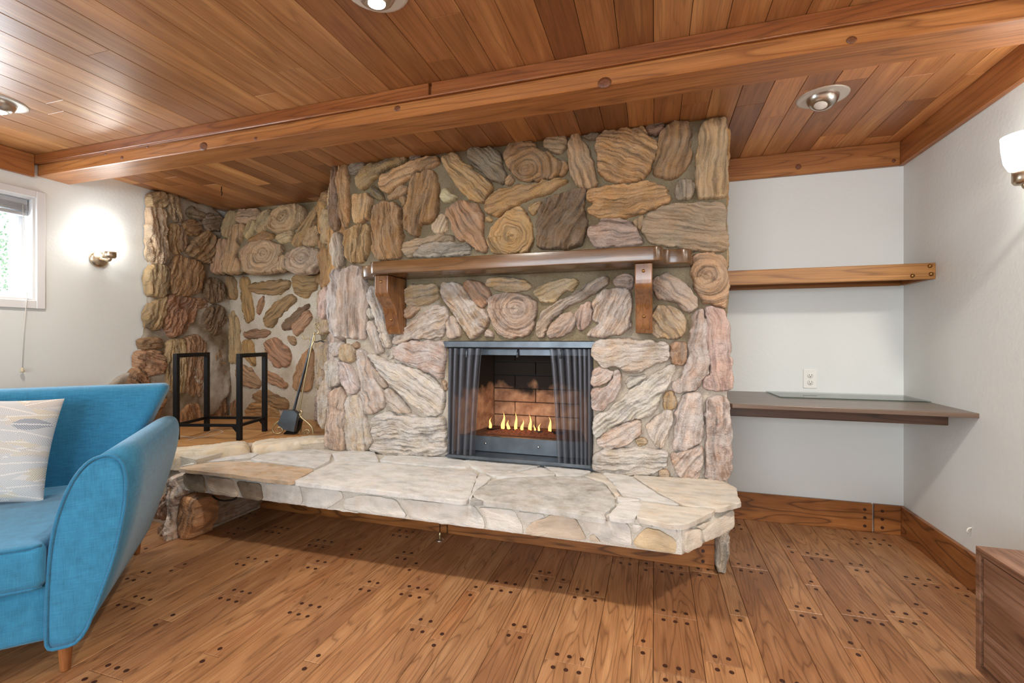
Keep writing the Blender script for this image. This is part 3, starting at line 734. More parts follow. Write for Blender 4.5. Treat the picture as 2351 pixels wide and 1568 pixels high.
A_ROWS = [('Ad', '240 520 200 600 185 800 175 1000 190 1190 258 1150 262 950 248 700 258 540'),
 ('Ao', '265 530 345 515 362 560 350 800 355 1140 290 1140 268 900 252 700'),
 ('Ak', '375 530 440 490 520 480 510 560 430 620 380 610'),
 ('Ab', '440 690 470 620 520 560 640 510 780 470 935 440 940 495 800 530 690 590 610 660 550 720 495 775 450 740'),
 ('Ao', '670 710 690 650 770 600 900 540 1050 480 1230 435 1262 490 1230 530 1080 570 960 640 880 720 800 750 740 800 690 760'),
 ('Ao', '1300 450 1400 400 1440 430 1500 500 1640 600 1740 680 1785 740 1770 800 1710 890 1650 890 1540 830 1440 720 1350 600 1305 500'),
 ('Ak', '1560 400 1610 360 1760 360 1860 400 1900 520 1920 640 1890 700 1820 680 1720 620 1620 540 1560 470'),
 ('Ab', '1010 640 1080 600 1180 580 1240 620 1250 760 1240 880 1262 960 1180 1080 1080 1110 1050 1240 980 1230 930 1140 925 980 970 860 985 740'),
 ('Ad', '600 730 640 760 720 870 650 860 610 830 590 780'),
 ('Ab', '750 850 800 790 900 740 965 735 920 800 830 850 770 870'),
 ('Ao', '410 830 520 805 590 850 580 920 575 1050 440 1110 410 1000'),
 ('Ab', '870 860 930 850 920 920 890 930'),
 ('Ab', '620 980 640 930 730 890 820 895 870 950 890 1080 895 1250 890 1330 870 1450 640 1470 610 1380 605 1150'),
 ('AtL', '330 1200 400 1130 500 1120 570 1150 580 1280 560 1400 500 1500 400 1490 335 1430 330 1300'),
 ('Ap', '190 1260 220 1210 280 1220 290 1350 290 1500 250 1565 205 1520 185 1400'),
 ('Ac', '1270 830 1310 765 1370 800 1460 840 1400 870 1320 900 1290 870'),
 ('Ac', '1210 1130 1250 1050 1310 1015 1345 1100 1340 1170 1250 1200 1205 1170'),
 ('Ar', '1330 1000 1390 930 1480 880 1560 910 1650 920 1690 1000 1690 1150 1700 1250 1740 1390 1700 1400 1620 1330 1540 1280 1440 1260 1410 1180 1380 1090'),
 ('At', '910 1300 1000 1280 1150 1240 1280 1220 1400 1240 1400 1275 1180 1290 1090 1310 1030 1370 1000 1440 950 1450 915 1390'),
 ('Ag', '1030 1390 1100 1310 1300 1295 1560 1320 1575 1370 1560 1410 1000 1445'),
 ('Ao', '1730 900 1800 830 1930 760 2080 730 2200 720 2350 690 2450 665 2550 665 2540 700 2440 740 2370 800 2250 830 2178 860 2080 890 1960 950 1870 1010 1800 1030 1740 990'),
 ('Ao', '1720 1050 1760 1030 1790 1070 1770 1095 1725 1085'),
 ('AoK', '1770 1230 1800 1130 1880 1060 1990 980 2060 950 2120 980 2178 1090 2195 1250 2178 1330 2130 1400 1900 1400 1800 1390 1760 1320', '1990 1240'),
 ('Ao', '1930 650 1970 620 2005 680 1960 730 1925 700'),
 ('AbK', '1910 430 1980 330 2091 310 2181 310 2271 370 2361 420 2441 480 2541 490 2531 560 2491 630 2391 640 2271 670 2151 680 2040 640 1960 540', '2150 575'),
 ('Ak', '960 450 1060 430 1090 455 1000 480'),
 ('Bt', '220 340 240 280 330 235 430 240 440 300 420 370 350 415 280 380'),
 ('Bt', '470 320 500 240 560 220 600 300 650 340 690 480 710 600 755 710 640 770 590 740 500 640 470 500'),
 ('Bk', '600 230 700 210 770 215 740 270 640 280'),
 ('Bo', '740 280 830 200 960 180 1120 170 1200 170 1260 240 1335 290 1335 370 1290 480 1270 600 1200 660 1110 695 950 690 850 690 770 610 745 480'),
 ('Bd', '1220 150 1320 110 1395 120 1390 170 1340 240 1270 210'),
 ('Bb', '1370 280 1400 190 1460 130 1560 110 1670 110 1680 250 1670 450 1640 560 1540 630 1450 650 1340 620 1310 580 1340 420'),
 ('Bt', '1770 220 1800 120 1900 75 2030 70 2036 300 2040 600 2042 830 1900 850 1760 850 1740 700 1740 400'),
 ('Bm', '1555 680 1600 660 1710 710 1690 870 1530 860 1540 780'),
 ('Bo', '650 800 760 760 900 740 1100 720 1300 700 1400 730 1460 770 1430 800 1495 870 1400 920 1200 990 1000 1040 820 1050 680 1020 650 960 740 900 660 870'),
 ('Bd', '170 1020 200 920 290 840 420 800 580 765 625 790 600 900 640 1080 620 1220 580 1340 190 1370 150 1250 150 1120'),
 ('Bo', '60 930 200 880 170 960 110 1020 60 980'),
 ('Bp', '660 1170 740 1130 800 1070 960 1060 1080 1090 1120 1140 1170 1240 1190 1310 800 1340 710 1330 660 1230'),
 ('Bt', '1090 1080 1200 1030 1210 1110 1180 1180 1120 1130'),
 ('Bm', '1215 1080 1280 1000 1460 930 1700 900 1900 900 2010 930 2040 1050 2030 1180 2060 1230 2050 1330 2010 1390 1800 1390 1650 1360 1500 1320 1250 1290 1210 1180')]
lay(A_ROWS, FR, M_STONE, fire, 0.10)
E_UP = [('EtK', '745 60 760 -40 860 -60 975 -20 992 120 985 330 900 300 820 270 770 200', '865 110')]
lay(E_UP, FR, M_STONE, fire, 0.1)
LOW = [('Cp', '215 110 250 60 310 40 385 40 400 100 430 190 440 280 430 400 420 520 410 600 330 610 300 590 260 600 215 560 200 400 200 250'),
 ('CwH', '165 80 200 60 215 100 200 300 205 480 212 590 160 590 130 480 120 300 150 170'),
 ('Cp', '105 190 60 260 45 400 70 460 112 420 118 260'),
 ('CwH', '460 210 480 200 490 260 545 360 580 450 610 560 620 640 580 680 555 640 530 540 500 440 470 350 440 280'),
 ('CwH', '440 480 490 470 510 560 545 660 545 700 510 715 460 640 440 560'),
 ('Cb', '315 640 350 635 355 670 325 675'), ('Ct', '215 690 240 650 320 670 330 770 290 785 220 780'),
 ('CwH', '150 640 225 640 220 690 205 735 150 730'), ('CwH', '220 790 290 800 340 900 365 980 340 1040 280 1030 240 960 225 860'),
 ('CwH', '110 830 150 750 205 760 212 860 208 960 160 985 110 960'), ('CpH', '60 1000 105 920 140 990 125 1080 105 1200 90 1320 50 1250 50 1100'),
 ('Cp', '150 1010 220 980 260 1050 255 1250 245 1470 190 1475 120 1455 105 1380 130 1200'),
 ('CpH', '270 1080 300 1050 370 1060 400 1130 410 1200 450 1330 480 1400 430 1470 350 1485 280 1470 270 1330'),
 ('CpH', '355 700 400 690 425 740 470 850 510 950 550 1010 570 1080 550 1150 480 1180 430 1190 400 1080 390 960 370 850'),
 ('CwH', '440 725 520 750 600 790 680 800 770 830 870 880 960 940 1030 1030 1030 1130 1000 1190 870 1205 820 1140 730 1060 640 980 560 900 490 800'),
 ('CpH', '650 660 760 625 900 625 1030 625 1035 720 1025 830 1000 920 930 880 850 830 740 795 660 775 640 720'),
 ('Cp', '480 850 500 840 550 910 580 980 555 995 510 930'), ('CpH', '575 1010 600 1000 670 1060 730 1130 765 1180 745 1195 660 1180 600 1110'),
 ('CwH', '470 1230 520 1190 620 1180 660 1215 740 1200 850 1225 1030 1220 1040 1350 1045 1500 900 1520 700 1510 520 1490 460 1470 490 1400 465 1330'),
 ('Ct', '720 230 780 180 980 190 985 280 930 320 850 345 730 350'), ('Cb', '720 370 840 350 800 410 730 450'),
 ('CpH', '640 600 750 500 850 430 920 360 1040 350 1045 450 1020 560 1000 590 780 600 690 640 640 650'),
 ('Cw', '430 370 480 370 490 410 460 440 430 420'), ('Cw', '590 720 620 700 620 750 595 760'), ('Ct', '1000 930 1030 935 1035 1010 1010 985'),
 ('DmH', '45 160 60 100 130 90 200 110 260 200 340 290 400 330 390 410 310 500 270 510 200 400 130 300 80 220'),
 ('Db', '215 110 260 80 350 110 410 170 400 240 350 290 295 230'), ('Dp', '90 400 130 340 170 400 200 480 130 510 100 500'), ('Dp', '365 490 400 440 440 490 430 500'),
 ('Dt', '380 110 420 70 600 55 680 80 720 130 690 155 560 160 450 140'),
 ('DmK', '400 290 410 220 450 190 560 180 680 190 740 230 770 280 740 340 740 420 700 480 650 505 520 500 460 470 430 390', '610 290'),
 ('Dt', '755 170 810 110 900 90 1020 70 1070 90 1030 150 960 170 890 230 800 240 770 210'),
 ('Dm', '760 460 770 400 820 310 900 250 1000 210 1130 120 1250 50 1300 50 1290 90 1180 170 1060 240 960 290 880 360 830 430 810 500 770 490'),
 ('Dm', '840 500 870 420 930 350 1020 310 1050 360 1030 430 960 500 880 510'), ('Dp', '1060 330 1100 260 1160 240 1170 330 1150 390 1090 450 1060 400'),
 ('EpH', '70 300 110 220 230 180 315 210 330 300 325 440 270 500 140 520 20 520 50 480 120 430 70 400'), ('Em', '200 130 260 95 340 110 340 190 280 180 220 170'),
 ('Ep', '490 120 560 85 640 120 720 180 785 270 780 310 740 360 690 340 660 300 580 270 500 240'), ('Et', '480 360 520 300 620 320 690 370 705 440 680 510 620 540 500 520 475 480'),
 ('EpH', '755 380 780 345 825 340 848 480 865 650 862 780 800 850 770 900 640 900 620 860 660 810 720 720 735 600 750 480'),
 ('Ep', '840 330 880 310 950 330 1000 400 1012 600 1020 760 1022 880 900 895 825 870 835 810 878 790 868 600'),
 ('Eb', '600 580 640 560 715 570 710 640 690 710 620 710 605 640'),
 ('EpH', '60 590 100 560 250 540 400 550 580 575 590 680 520 700 380 770 300 770 240 710 150 740 90 690 60 650'), ('EpH', '60 760 150 745 220 770 150 850 60 860'),
 ('EpH', '235 750 262 800 255 880 200 970 120 1025 65 1020 62 960 60 890 120 880 170 870 210 820'), ('Ew', '290 820 380 800 430 790 380 830 310 880'),
 ('EwH', '70 1180 75 1080 200 1020 300 920 420 830 500 770 600 715 630 720 610 800 590 850 520 930 520 1000 440 1070 380 1080 300 1090 200 1130 90 1220'),
 ('EpH', '90 1240 200 1155 300 1110 390 1100 390 1180 350 1230 270 1280 170 1290 110 1280'), ('Eb', '565 920 610 905 635 960 625 1010 570 1020'),
 ('EwH', '450 1130 510 1070 560 1030 605 1030 615 1100 580 1200 550 1290 490 1270 450 1200'),
 ('EwH', '690 930 740 910 805 910 810 1000 825 1100 820 1200 815 1260 700 1295 615 1305 630 1200 645 1050'), ('EpH', '610 1330 700 1305 815 1275 825 1380 780 1500 680 1500 630 1450'),
 ('EpH', '850 950 920 930 1000 950 1015 1100 1010 1250 1025 1400 1000 1500 930 1520 850 1490 860 1200'), ('EwH', '55 1340 150 1305 300 1295 450 1295 560 1315 590 1340 560 1400 520 1450 400 1480 200 1480 80 1440'),
 ('Et', '530 1450 580 1440 595 1490 540 1495'), ('Et', '360 1230 430 1220 440 1260 380 1280')]
lay(LOW, FR, M_STONE, fire, 0.30)  # lower stones whiter: grout haze plus cool daylight put into the colour
# splayed flank: tall stones seen almost edge on
sdir = (SP1-SP0)/np.linalg.norm(SP1-SP0); SL = np.linalg.norm(SP1-SP0)
SN = np.array([-sdir[1], sdir[0]]); SN = SN if SN[0] < 0 else -SN
if SN[1] > 0: SN = -SN
FS = ((SP0[0], SP0[1], 0), (sdir[0], sdir[1], 0), (0, 0, 1), (SN[0], SN[1], 0))
zc = ZH+0.02; cols_s = [(0.02, 0.17), (0.19, 0.40), (0.42, 0.66), (0.68, SL-0.04)]
for ci, (ua, ub) in enumerate(cols_s):
    z0 = ZH+0.03+0.05*random.random()
    while z0 < ZC-0.10:
        hgt = random.uniform(0.22, 0.5); z1 = min(z0+hgt, ZC-0.01)
        if ZC-0.01-z1 < 0.09: z1 = ZC-0.01
        j = lambda: random.uniform(-0.02, 0.02)
        poly = [(ua+j(), z0+0.03), ((ua+ub)/2+j(), z0+0.008), (ub+j(), z0+0.03+j()), (ub+j()*.6, (z0+z1)/2), (ub-0.01+j(), z1-0.03), ((ua+ub)/2, z1-0.01), (ua+0.01+j(), z1-0.025), (ua+j()*.6, (z0+z1)/2)]
        up = z0 > 1.3
        relief('stone', poly, FS, random.uniform(0.035, 0.06), M_STONE, fire, colour=PAL[random.choice('tob' if up else 'ppt')], haze=0.05 if up else random.uniform(.2, .6), spacing=0.009)
        z0 = z1+0.012

# right flank towards the shelf alcove
FRT = ((BX1, 0, 0), (0, 1, 0), (0, 0, 1), (1, 0, 0))
for ci, (ua, ub) in enumerate(((2.575, 2.76), (2.775, 2.97), (2.985, 3.165))):
    z0 = 0.02+0.05*random.random()
    while z0 < ZC-0.10:
        z1 = min(z0+random.uniform(0.2, 0.45), ZC-0.01)
        if ZC-0.01-z1 < 0.09: z1 = ZC-0.01
        j = lambda: random.uniform(-0.012, 0.012)
        poly = [(ua+j(), z0+0.02), ((ua+ub)/2+j(), z0+0.008), (ub+j(), z0+0.02+j()), (ub+j()*.6, (z0+z1)/2), (ub-0.01+j(), z1-0.02), ((ua+ub)/2, z1-0.008), (ua+0.01+j(), z1-0.02), (ua+j()*.6, (z0+z1)/2)]
        relief('stone', poly, FRT, 0.012, M_STONE, fire, colour=PAL[random.choice('tob' if z0 > 1.2 else 'ppt')], haze=0.1 if z0 > 1.2 else 0.35, spacing=0.012, amp=0.5, depth=0.01)
        z0 = z1+0.012
# ------------------------------------------------------------------ firebox
fb = box('firebox_floor', OX0-0.02, OX1+0.02, BYF-0.01, 3.06, ZH-0.03, ZH+0.012, M_GREYMETAL, fire)
fb = empty('firebox', ((OX0+OX1)/2, 2.75, ZH)); adopt(fb, fire)
BK, BXL, BXR = 2.99, -1.055, -0.46
box('back_wall', BXL-0.08, BXR+0.08, BK+0.03, BK+0.06, ZH, 1.2, M_SLOT, fb)
box('firebox_top', OX0, OX1, BYF+0.02, BK+0.06, 1.16, 1.19, M_SLOT, fb)
box('raised_hearth', BXL-0.07, BXR+0.07, 2.66, BK+0.03, ZH+0.012, 0.525, M_EMBER, fb)
rh = 0.0905; zr = 0.513; row = 0
while zr < 1.16:
    xs = [BXL, -0.76, BXR] if row % 2 == 0 else [BXL, -0.905, -0.60, BXR]
    for a, b in zip(xs, xs[1:]):
        box('fire_brick', a+0.0025, b-0.0025, BK, BK+0.032, zr+0.0025, zr+rh-0.0025, M_FIREBRICK, fb, bev=0.003)
    zr += rh; row += 1
for sgn, (xf, xb) in ((-1, (OX0+0.03, BXL)), (1, (OX1-0.03, BXR))):
    prism('side_panel', [(xf, 2.585), (xb, BK+0.02), (xb+sgn*0.03, BK+0.02), (xf+sgn*0.03, 2.585)], 'z', ZH, 1.16, M_FIREBRICK, fb, bev=0.002)
# steel surround
ms = empty('fireplace_screen', ((OX0+OX1)/2, 2.52, ZH)); tag(ms, 'black wire mesh curtain screen with steel rails across the firebox', 'fire screen')
box('lintel_bar', OX0-0.02, OX1+0.02, BYF-0.035, BYF-0.005, 1.070, 1.106, M_GREYMETAL, ms, bev=0.002)
box('inner_rail', OX0+0.02, OX1-0.02, BYF+0.05, BYF+0.07, 1.022, 1.060, M_GREYMETAL, ms, bev=0.002)
box('lower_panel', OX0+0.03, OX1-0.03, 2.625, 2.64, 0.437, 0.530, M_GREYMETAL, ms, bev=0.002)
box('sill_plate', OX0+0.01, OX1-0.005, BYF-0.055, 2.64, ZH+0.012, ZH+0.030, M_GREYMETAL, ms, bev=0.003)
for sx in (OX0+0.012, OX1-0.012): box('jamb_bar', sx-0.012, sx+0.012, BYF-0.005, BYF+0.02, ZH+0.02, 1.075, M_DARKMETAL, ms, bev=0.002)
tube('curtain_rod', [(OX0, BYF-0.012, 1.066), (OX1, BYF-0.012, 1.066)], 0.005, M_DARKMETAL, ms)
xm = onY(1189.6, 810, 2.6)[0]
tube('damper_handle', [(xm, 2.6, 1.06), (xm, 2.588, 1.045), (xm, 2.585, 1.012)], [0.003, 0.006, 0.008], M_GREYMETAL, ms)
for k in range(2): lathe('rivet', [(0, 0.004), (0.005, 0.003), (0.007, 0)], M_STEEL, ms, loc=((-0.98, -0.65)[k], 2.624, 0.485), rot=(math.pi/2, 0, 0), sides=12)
def curtain(xa_t, xb_t, xa_b, xb_b, zt, zb, folds, sd):
    nu, nv = 110, 24; V = []; UVs = []; F = []
    for j in range(nv+1):
        v = j/nv; xa = xa_t+(xa_b-xa_t)*v**0.7; xb = xb_t+(xb_b-xb_t)*v**0.7
        for i in range(nu+1):
            u = i/nu
            ph = 2*math.pi*folds*(u+0.06*math.sin(5*u+sd))
            y = BYF-0.014 + (0.016+0.006*v)*math.sin(ph) - 0.012*v
            V.append((xa+(xb-xa)*u + 0.006*math.cos(ph), y, zt+(zb-zt)*v)); UVs.append((u*(xb_t-xa_t)*2.1, (zt-zb)*v))
    for j in range(nv):
        for i in range(nu):
            a = j*(nu+1)+i; F.append((a, a+1, a+nu+2, a+nu+1))
    o = mesh_obj('mesh_curtain', V, F, M_CHAIN, ms, smooth=True)
    uvl = o.data.uv_layers.new(name='uv')
    for lp in o.data.loops: uvl.data[lp.index].uv = UVs[lp.vertex_index]
    return o
Dp = lambda x, y: (1000+x/3.267, 620+y/3.267)
dx = lambda x, y: float(onY(*Dp(x, y), 2.54)[0])
c1 = curtain(dx(92, 580), dx(360, 580), dx(92, 1380), dx(306, 1380), 1.064, ZH+0.032, 6, 0.3)
c2 = curtain(dx(855, 580), dx(1168, 580), dx(922, 1440), dx(1168, 1440), 1.064, ZH+0.016, 7, 1.7)
for c, px in ((c1, 247), (c2, 945)):
    x = dx(px, 620); tube('pull_handle', [(x, BYF-0.042, 1.06), (x, BYF-0.045, 1.04), (x, BYF-0.045, 1.012)], [0.002, 0.005, 0.008], M_GREYMETAL, c)

# burner and flames
gb = empty('gas_burner', (-0.8, 2.80, 0.525)); tag(gb, 'low gas burner tray with a row of small orange flames', 'burner')
def traypatch(u, v):
    x = -1.03+0.52*u; y = 2.70+0.22*v; e = min(u, 1-u, v*.6, (1-v)*.6)*6
    return (x, y, 0.527+min(1, e)*(0.016+0.02*float(fbm(np.array([x*40.]), np.array([y*40.]), 3)[0])))
grid_patch('ember_bed', traypatch, 60, 26, simple('embers', srgb(110, 62, 38), 0.95, noise=0.6, nscale=70, bumpd=0.006), gb)
tube('burner_pipe', [(-1.03, 2.79, 0.542), (-0.53, 2.79, 0.542)], 0.007, M_DARKMETAL, gb)
for (fx, fh, fw, lean) in ((410, 85, 24, 0.3), (505, 130, 30, 0.3), (548, 70, 26, -0.4), (602, 135, 24, 0.0), (648, 80, 24, 0.4), (708, 120, 26, 0.1), (745, 50, 14, -0.4), (775, 60, 16, 0.4), (858, 115, 24, -0.1)):
    p = onY(*Dp(fx, 1170), 2.79); hgt = fh/3.267*2.78/1058*1.2; wd = fw/3.267*2.78/1058*1.1; V = []; F = []; ns, nr = 10, 16; ph = random.random()*6
    for j in range(nr+1):
        v = j/nr; r = wd*0.5*(math.sin(math.pi*min(1, v*1.0+0.16)**0.62)+0.02)*(1-v)**0.35
        ox = wd*(lean*v*v*1.6 + 0.42*math.sin(ph+6.5*v)*v); oy = wd*0.25*math.sin(ph*2+4*v)*v
        for k in range(ns): V.append((p[0]+ox+r*math.cos(2*math.pi*k/ns), 2.79+oy+0.6*r*math.sin(2*math.pi*k/ns), 0.546+hgt*v))
    for j in range(nr):
        for k in range(ns): F.append((j*ns+k, j*ns+(k+1) % ns, (j+1)*ns+(k+1) % ns, (j+1)*ns+k))
    mesh_obj('flame', V, F, M_FLAME, gb, smooth=True)
fl = bpy.data.lights.new('fire_glow', 'POINT'); fl.energy = 1.3; fl.color = (1.0, 0.55, 0.28); fl.shadow_soft_size = 0.12
flo = bpy.data.objects.new('fire_glow', fl); COL.objects.link(flo); flo.location = (-0.8, 2.79, 0.66); adopt(flo, gb)

# ------------------------------------------------------------------ alcove masonry: left wall cladding, back wall, hood
alc = empty('stone_alcove', (-3.1, 3.0, 0.45)); tag(alc, 'rough petrified-wood stone cladding lining the corner alcove', 'stonework')
XC = XL+0.035
FL_ = ((XC, 0, 0), (0, 1, 0), (0, 0, 1), (1, 0, 0))
sil = [(345, 442), (342, 520), (346, 590), (341, 640), (346, 700), (338, 760), (316, 815), (308, 850), (282, 862), (255, 882)]
uv = [tuple(p) for p in plane_uv(sil, FL_)]
uv = [(uv[0][0], ZC)] + uv[1:] + [(2.16, 0.70), (2.08, 0.44), (YB, 0.44), (YB, ZC)]
B_ = np.array(uv)
relief('mortar', B_, FL_, 0.006, M_MORTA, alc, R=0.02, spacing=0.022, amp=0.7, colour=(150, 130, 100), depth=0.034)
FLs = ((XC+0.004, 0, 0), (0, 1, 0), (0, 0, 1), (1, 0, 0))
LW = [('Ft', '178 180 300 180 300 270 230 290 178 280'), ('Fc', '176 300 290 310 300 500 315 680 290 790 176 790 172 500'), ('Ft', '320 190 400 200 420 300 430 420 390 420 340 290'),
 ('Fb', '480 440 560 420 615 470 600 540 500 540 470 480'), ('Fb', '360 480 400 450 415 600 425 720 360 680'), ('Fd', '425 470 470 500 490 620 445 700'),
 ('Fb', '500 690 600 560 680 520 750 580 720 740 680 790 540 730'), ('Fk', '540 290 580 340 660 370 590 410 500 370'), ('Fk', '680 360 800 390 810 480 700 510 640 440'),
 ('Fb', '350 830 420 740 500 780 600 800 630 900 600 1050 480 1090 380 1080 350 960'), ('Ft', '160 870 230 820 310 850 320 1000 280 1090 180 1090 160 980'),
 ('Ft', '175 1180 310 1095 285 1250 220 1400 160 1380 150 1260'), ('Fr', '320 1100 400 1100 580 1130 560 1260 460 1420 340 1450 300 1380'), ('Fd', '650 1260 760 1180 830 1230 820 1330 740 1450 650 1350'),
 ('Fd', '660 1000 740 930 810 1000 800 1130 720 1150 650 1080'), ('Fr', '580 1130 650 1140 680 1190 600 1190'),
 ('Gb', '80 100 200 90 210 150 100 175'), ('Gr', '40 290 60 185 180 185 235 240 225 320 100 350'), ('Gt', '260 110 375 85 383 460 300 470 255 400'), ('Gr', '395 90 450 60 520 120 510 480 405 500 392 300'),
 ('Go', '350 620 400 560 470 570 490 680 480 760 380 780 350 720'), ('Gr', '-10 400 10 340 60 310 120 395 60 410'), ('Gb', '580 520 640 430 672 520 672 650 570 660'), ('Gr', '600 200 640 140 672 260 672 330 620 370'), ('Gb', '-60 560 30 440 180 430 240 500 180 640 20 680')]
lay(LW, FLs, M_STONE, alc, 0.08, H=(0.02, 0.045), spacing=0.007, amp=1.1, grow=0.02)
YR = YB-0.035
grid_patch('back_mortar', lambda u, v: (XL+0.03+(1.05)*u, YR-0.012*float(fbm(np.array([u*8.]), np.array([v*12.]), 3)[0]), 0.44+1.36*v), 30, 40, M_MORTW, alc)
FBk = ((0, YR-0.004, 0), (1, 0, 0), (0, 0, 1), (0, -1, 0))
RB = [('Fb', '860 920 940 920 960 1100 930 1130 860 1120'), ('Fo', '990 930 1070 930 1080 1080 1110 1300 1040 1350 1010 1200'), ('Fb', '1060 1000 1180 970 1440 950 1420 1020 1340 1080 1180 1080 1080 1050'),
 ('Fb', '1450 920 1660 900 1690 1000 1580 1120 1500 1080'), ('Fb', '1210 1280 1300 1160 1440 1080 1500 1120 1380 1230 1280 1370 1220 1370'), ('Fb', '1150 1150 1200 1090 1200 1160 1150 1280'),
 ('Fd', '1370 1350 1490 1230 1620 1160 1560 1250 1440 1400 1380 1400'), ('Fr', '1450 1380 1590 1220 1640 1290 1500 1460'), ('Ft', '890 1290 920 1220 975 1330 985 1560 970 1700 890 1700'), ('Fr', '1010 1430 1130 1400 1270 1420 1200 1470 1040 1470'),
 ('Gr', '970 110 1050 70 1160 190 1130 290 1040 290 980 190'), ('Gr', '760 270 870 300 940 400 920 440 780 420'), ('Gr', '960 310 1050 350 1130 420 1110 450 980 390'), ('Go', '810 100 880 100 900 290 830 230'),
 ('Gr', '1180 370 1220 240 1300 130 1330 300 1290 470 1180 450'), ('Go', '840 600 890 540 1050 570 1080 680 920 720 850 680'), ('Gb', '870 500 960 450 1130 530 1140 600 960 560'), ('Gr', '1130 70 1180 80 1190 130 1140 110'), ('Gb', '720 560 770 520 800 620 740 660')]
lay(RB, FBk, M_STONE, alc, 0.05, H=(0.012, 0.03), spacing=0.009, amp=0.8)
# projecting hood
HZ0, HY0, HZ1, HY1 = 1.672, 2.985, ZC, 3.13
hv = np.array([0, HY1-HY0, HZ1-HZ0]); hl = np.linalg.norm(hv); hv /= hl; hn = np.array([0, -hv[2], hv[1]])
def hoodf(u, v): 
    p = np.array([XL+0.03+1.16*u, HY0, HZ0])+hv*hl*v + hn*0.012*float(fbm(np.array([u*8.]), np.array([v*6.]), 3)[0]); return tuple(p)
grid_patch('hood_mortar', hoodf, 30, 18, M_MORT, alc)
mesh_obj('hood_underside', [(XL+0.03, HY0, HZ0), (-2.48, HY0, HZ0), (-2.6, YR, HZ0+0.01), (XL+0.03, YR, HZ0+0.01)], [(0, 1, 2, 3)], M_MORT, alc)
FH = (np.array([0, HY0, HZ0])+hn*0.003, (1, 0, 0), hv, hn)
HD = [('Ft', '860 430 900 350 970 350 960 450 900 570 840 560'), ('Ft', '980 340 1180 330 1150 400 1020 450 970 420'), ('Ft', '1140 460 1180 370 1280 330 1270 400 1210 520 1150 530'), ('FtK', '1260 470 1290 340 1400 300 1520 290 1590 330 1560 450 1400 520 1300 520', '1385 400'),
 ('Fb', '1460 640 1540 500 1640 370 1690 290 1695 400 1620 520 1520 650'), ('Ft', '1560 630 1600 550 1695 460 1710 620 1640 650'), ('Ft', '750 830 800 600 870 600 870 700 820 880 750 880'), ('Ft', '930 480 1050 460 1000 590 940 720 985 830 960 880 830 880 880 700'),
 ('FtK', '1020 840 1010 700 1100 620 1240 610 1380 650 1350 750 1340 860 1050 890', '1220 730'), ('Fb', '1070 600 1200 530 1300 560 1240 600 1100 615'), ('Ft', '1320 570 1480 510 1440 590 1370 620'), ('FpK', '1400 780 1430 710 1600 660 1700 690 1740 740 1660 870 1500 890 1420 860', '1570 760'),
 ('Ft', '1345 760 1395 740 1390 850 1345 870'), ('Ft', '1040 570 1060 470 1120 420 1130 500 1070 580')]
lay(HD, FH, M_STONE, alc, 0.05, H=(0.02, 0.045), spacing=0.007, grow=0.014)

# ------------------------------------------------------------------ hearth
hearth = empty('stone_hearth', (-1.1, 2.2, 0)); tag(hearth, 'long cantilevered raised hearth of pale flagstones', 'hearth')
plan = [(-2.50, 1.915), (0.10, 1.915), (0.335, 2.262), (0.345, 2.50), (0.345, 2.60), (-2.0, 2.60), (-2.55, 2.15)]
prism('slab', plan, 'z', 0.277, ZH-0.012, M_MORTH, hearth)
prism('base_block', [(-3.62, 2.12), (-2.9, 2.05), (-2.50, 1.98), (-2.50, 2.44), (-2.25, 2.44), (-2.0, 2.58), (-2.62, 3.15), (-3.62, 3.15)], 'z', 0.0, 0.43, M_MORTW, hearth)
FT_ = ((0, 0, ZH-0.012), (1, 0, 0), (0, 1, 0), (0, 0, 1))
ZT = ((0, 0, ZH), (1, 0, 0), (0, 1, 0), (0, 0, 1))
FLAG = [('Ht', '235 385 420 345 600 335 800 340 1000 360 1240 385 1280 400 1110 490 900 465 700 440 500 415 330 400'), ('Hw', '232 372 430 325 560 300 720 255 850 275 790 305 600 325 420 338'),
 ('Hw', '860 280 1000 255 1290 240 1405 270 1395 330 1280 385 1240 372 1000 345 820 325 800 310'), ('Hw', '1125 490 1290 405 1450 330 1700 338 1900 352 2200 378 2540 417 2465 640 2200 612 1900 575 1600 540 1300 510'),
 ('Hw', '1420 270 1600 250 1740 258 1760 300 1775 328 1450 320'), ('Hw', '1790 325 1840 290 2320 295 2520 345 2440 375 2200 368 1950 345'),
 ('Iw', '200 125 310 105 520 108 800 150 640 195 430 238 310 178'), ('Iw', '445 240 640 205 800 170 900 225 760 238 560 243'), ('Iw', '810 150 900 160 1000 180 1170 200 1080 233 920 230 870 200'),
 ('Im', '290 360 430 275 560 252 900 244 1100 244 1250 290 1330 390 1345 450 1262 515 1270 562 900 498 560 450 390 432 300 405'), ('Iw', '335 215 415 250 300 345 255 415 280 350'), ('Ig', '262 425 285 395 360 425 300 432'),
 ('Ip', '1110 235 1240 212 1335 305 1375 378 1345 380 1275 285'), ('Iw', '1255 212 1450 235 1690 390 1840 458 1540 405 1400 375 1340 295'), ('Ip', '1470 232 1700 245 2000 255 2150 275 2252 330 2260 390 2290 440 2110 480 1880 462 1710 382'),
 ('Iw', '1362 470 1385 432 1528 427 1536 470 1488 550 1420 560 1295 540'), ('Ip', '1552 432 1700 450 1890 472 2110 488 1862 606 1730 597 1600 568 1515 550'), ('Iw', '1362 392 1525 415 1515 422 1372 428')]
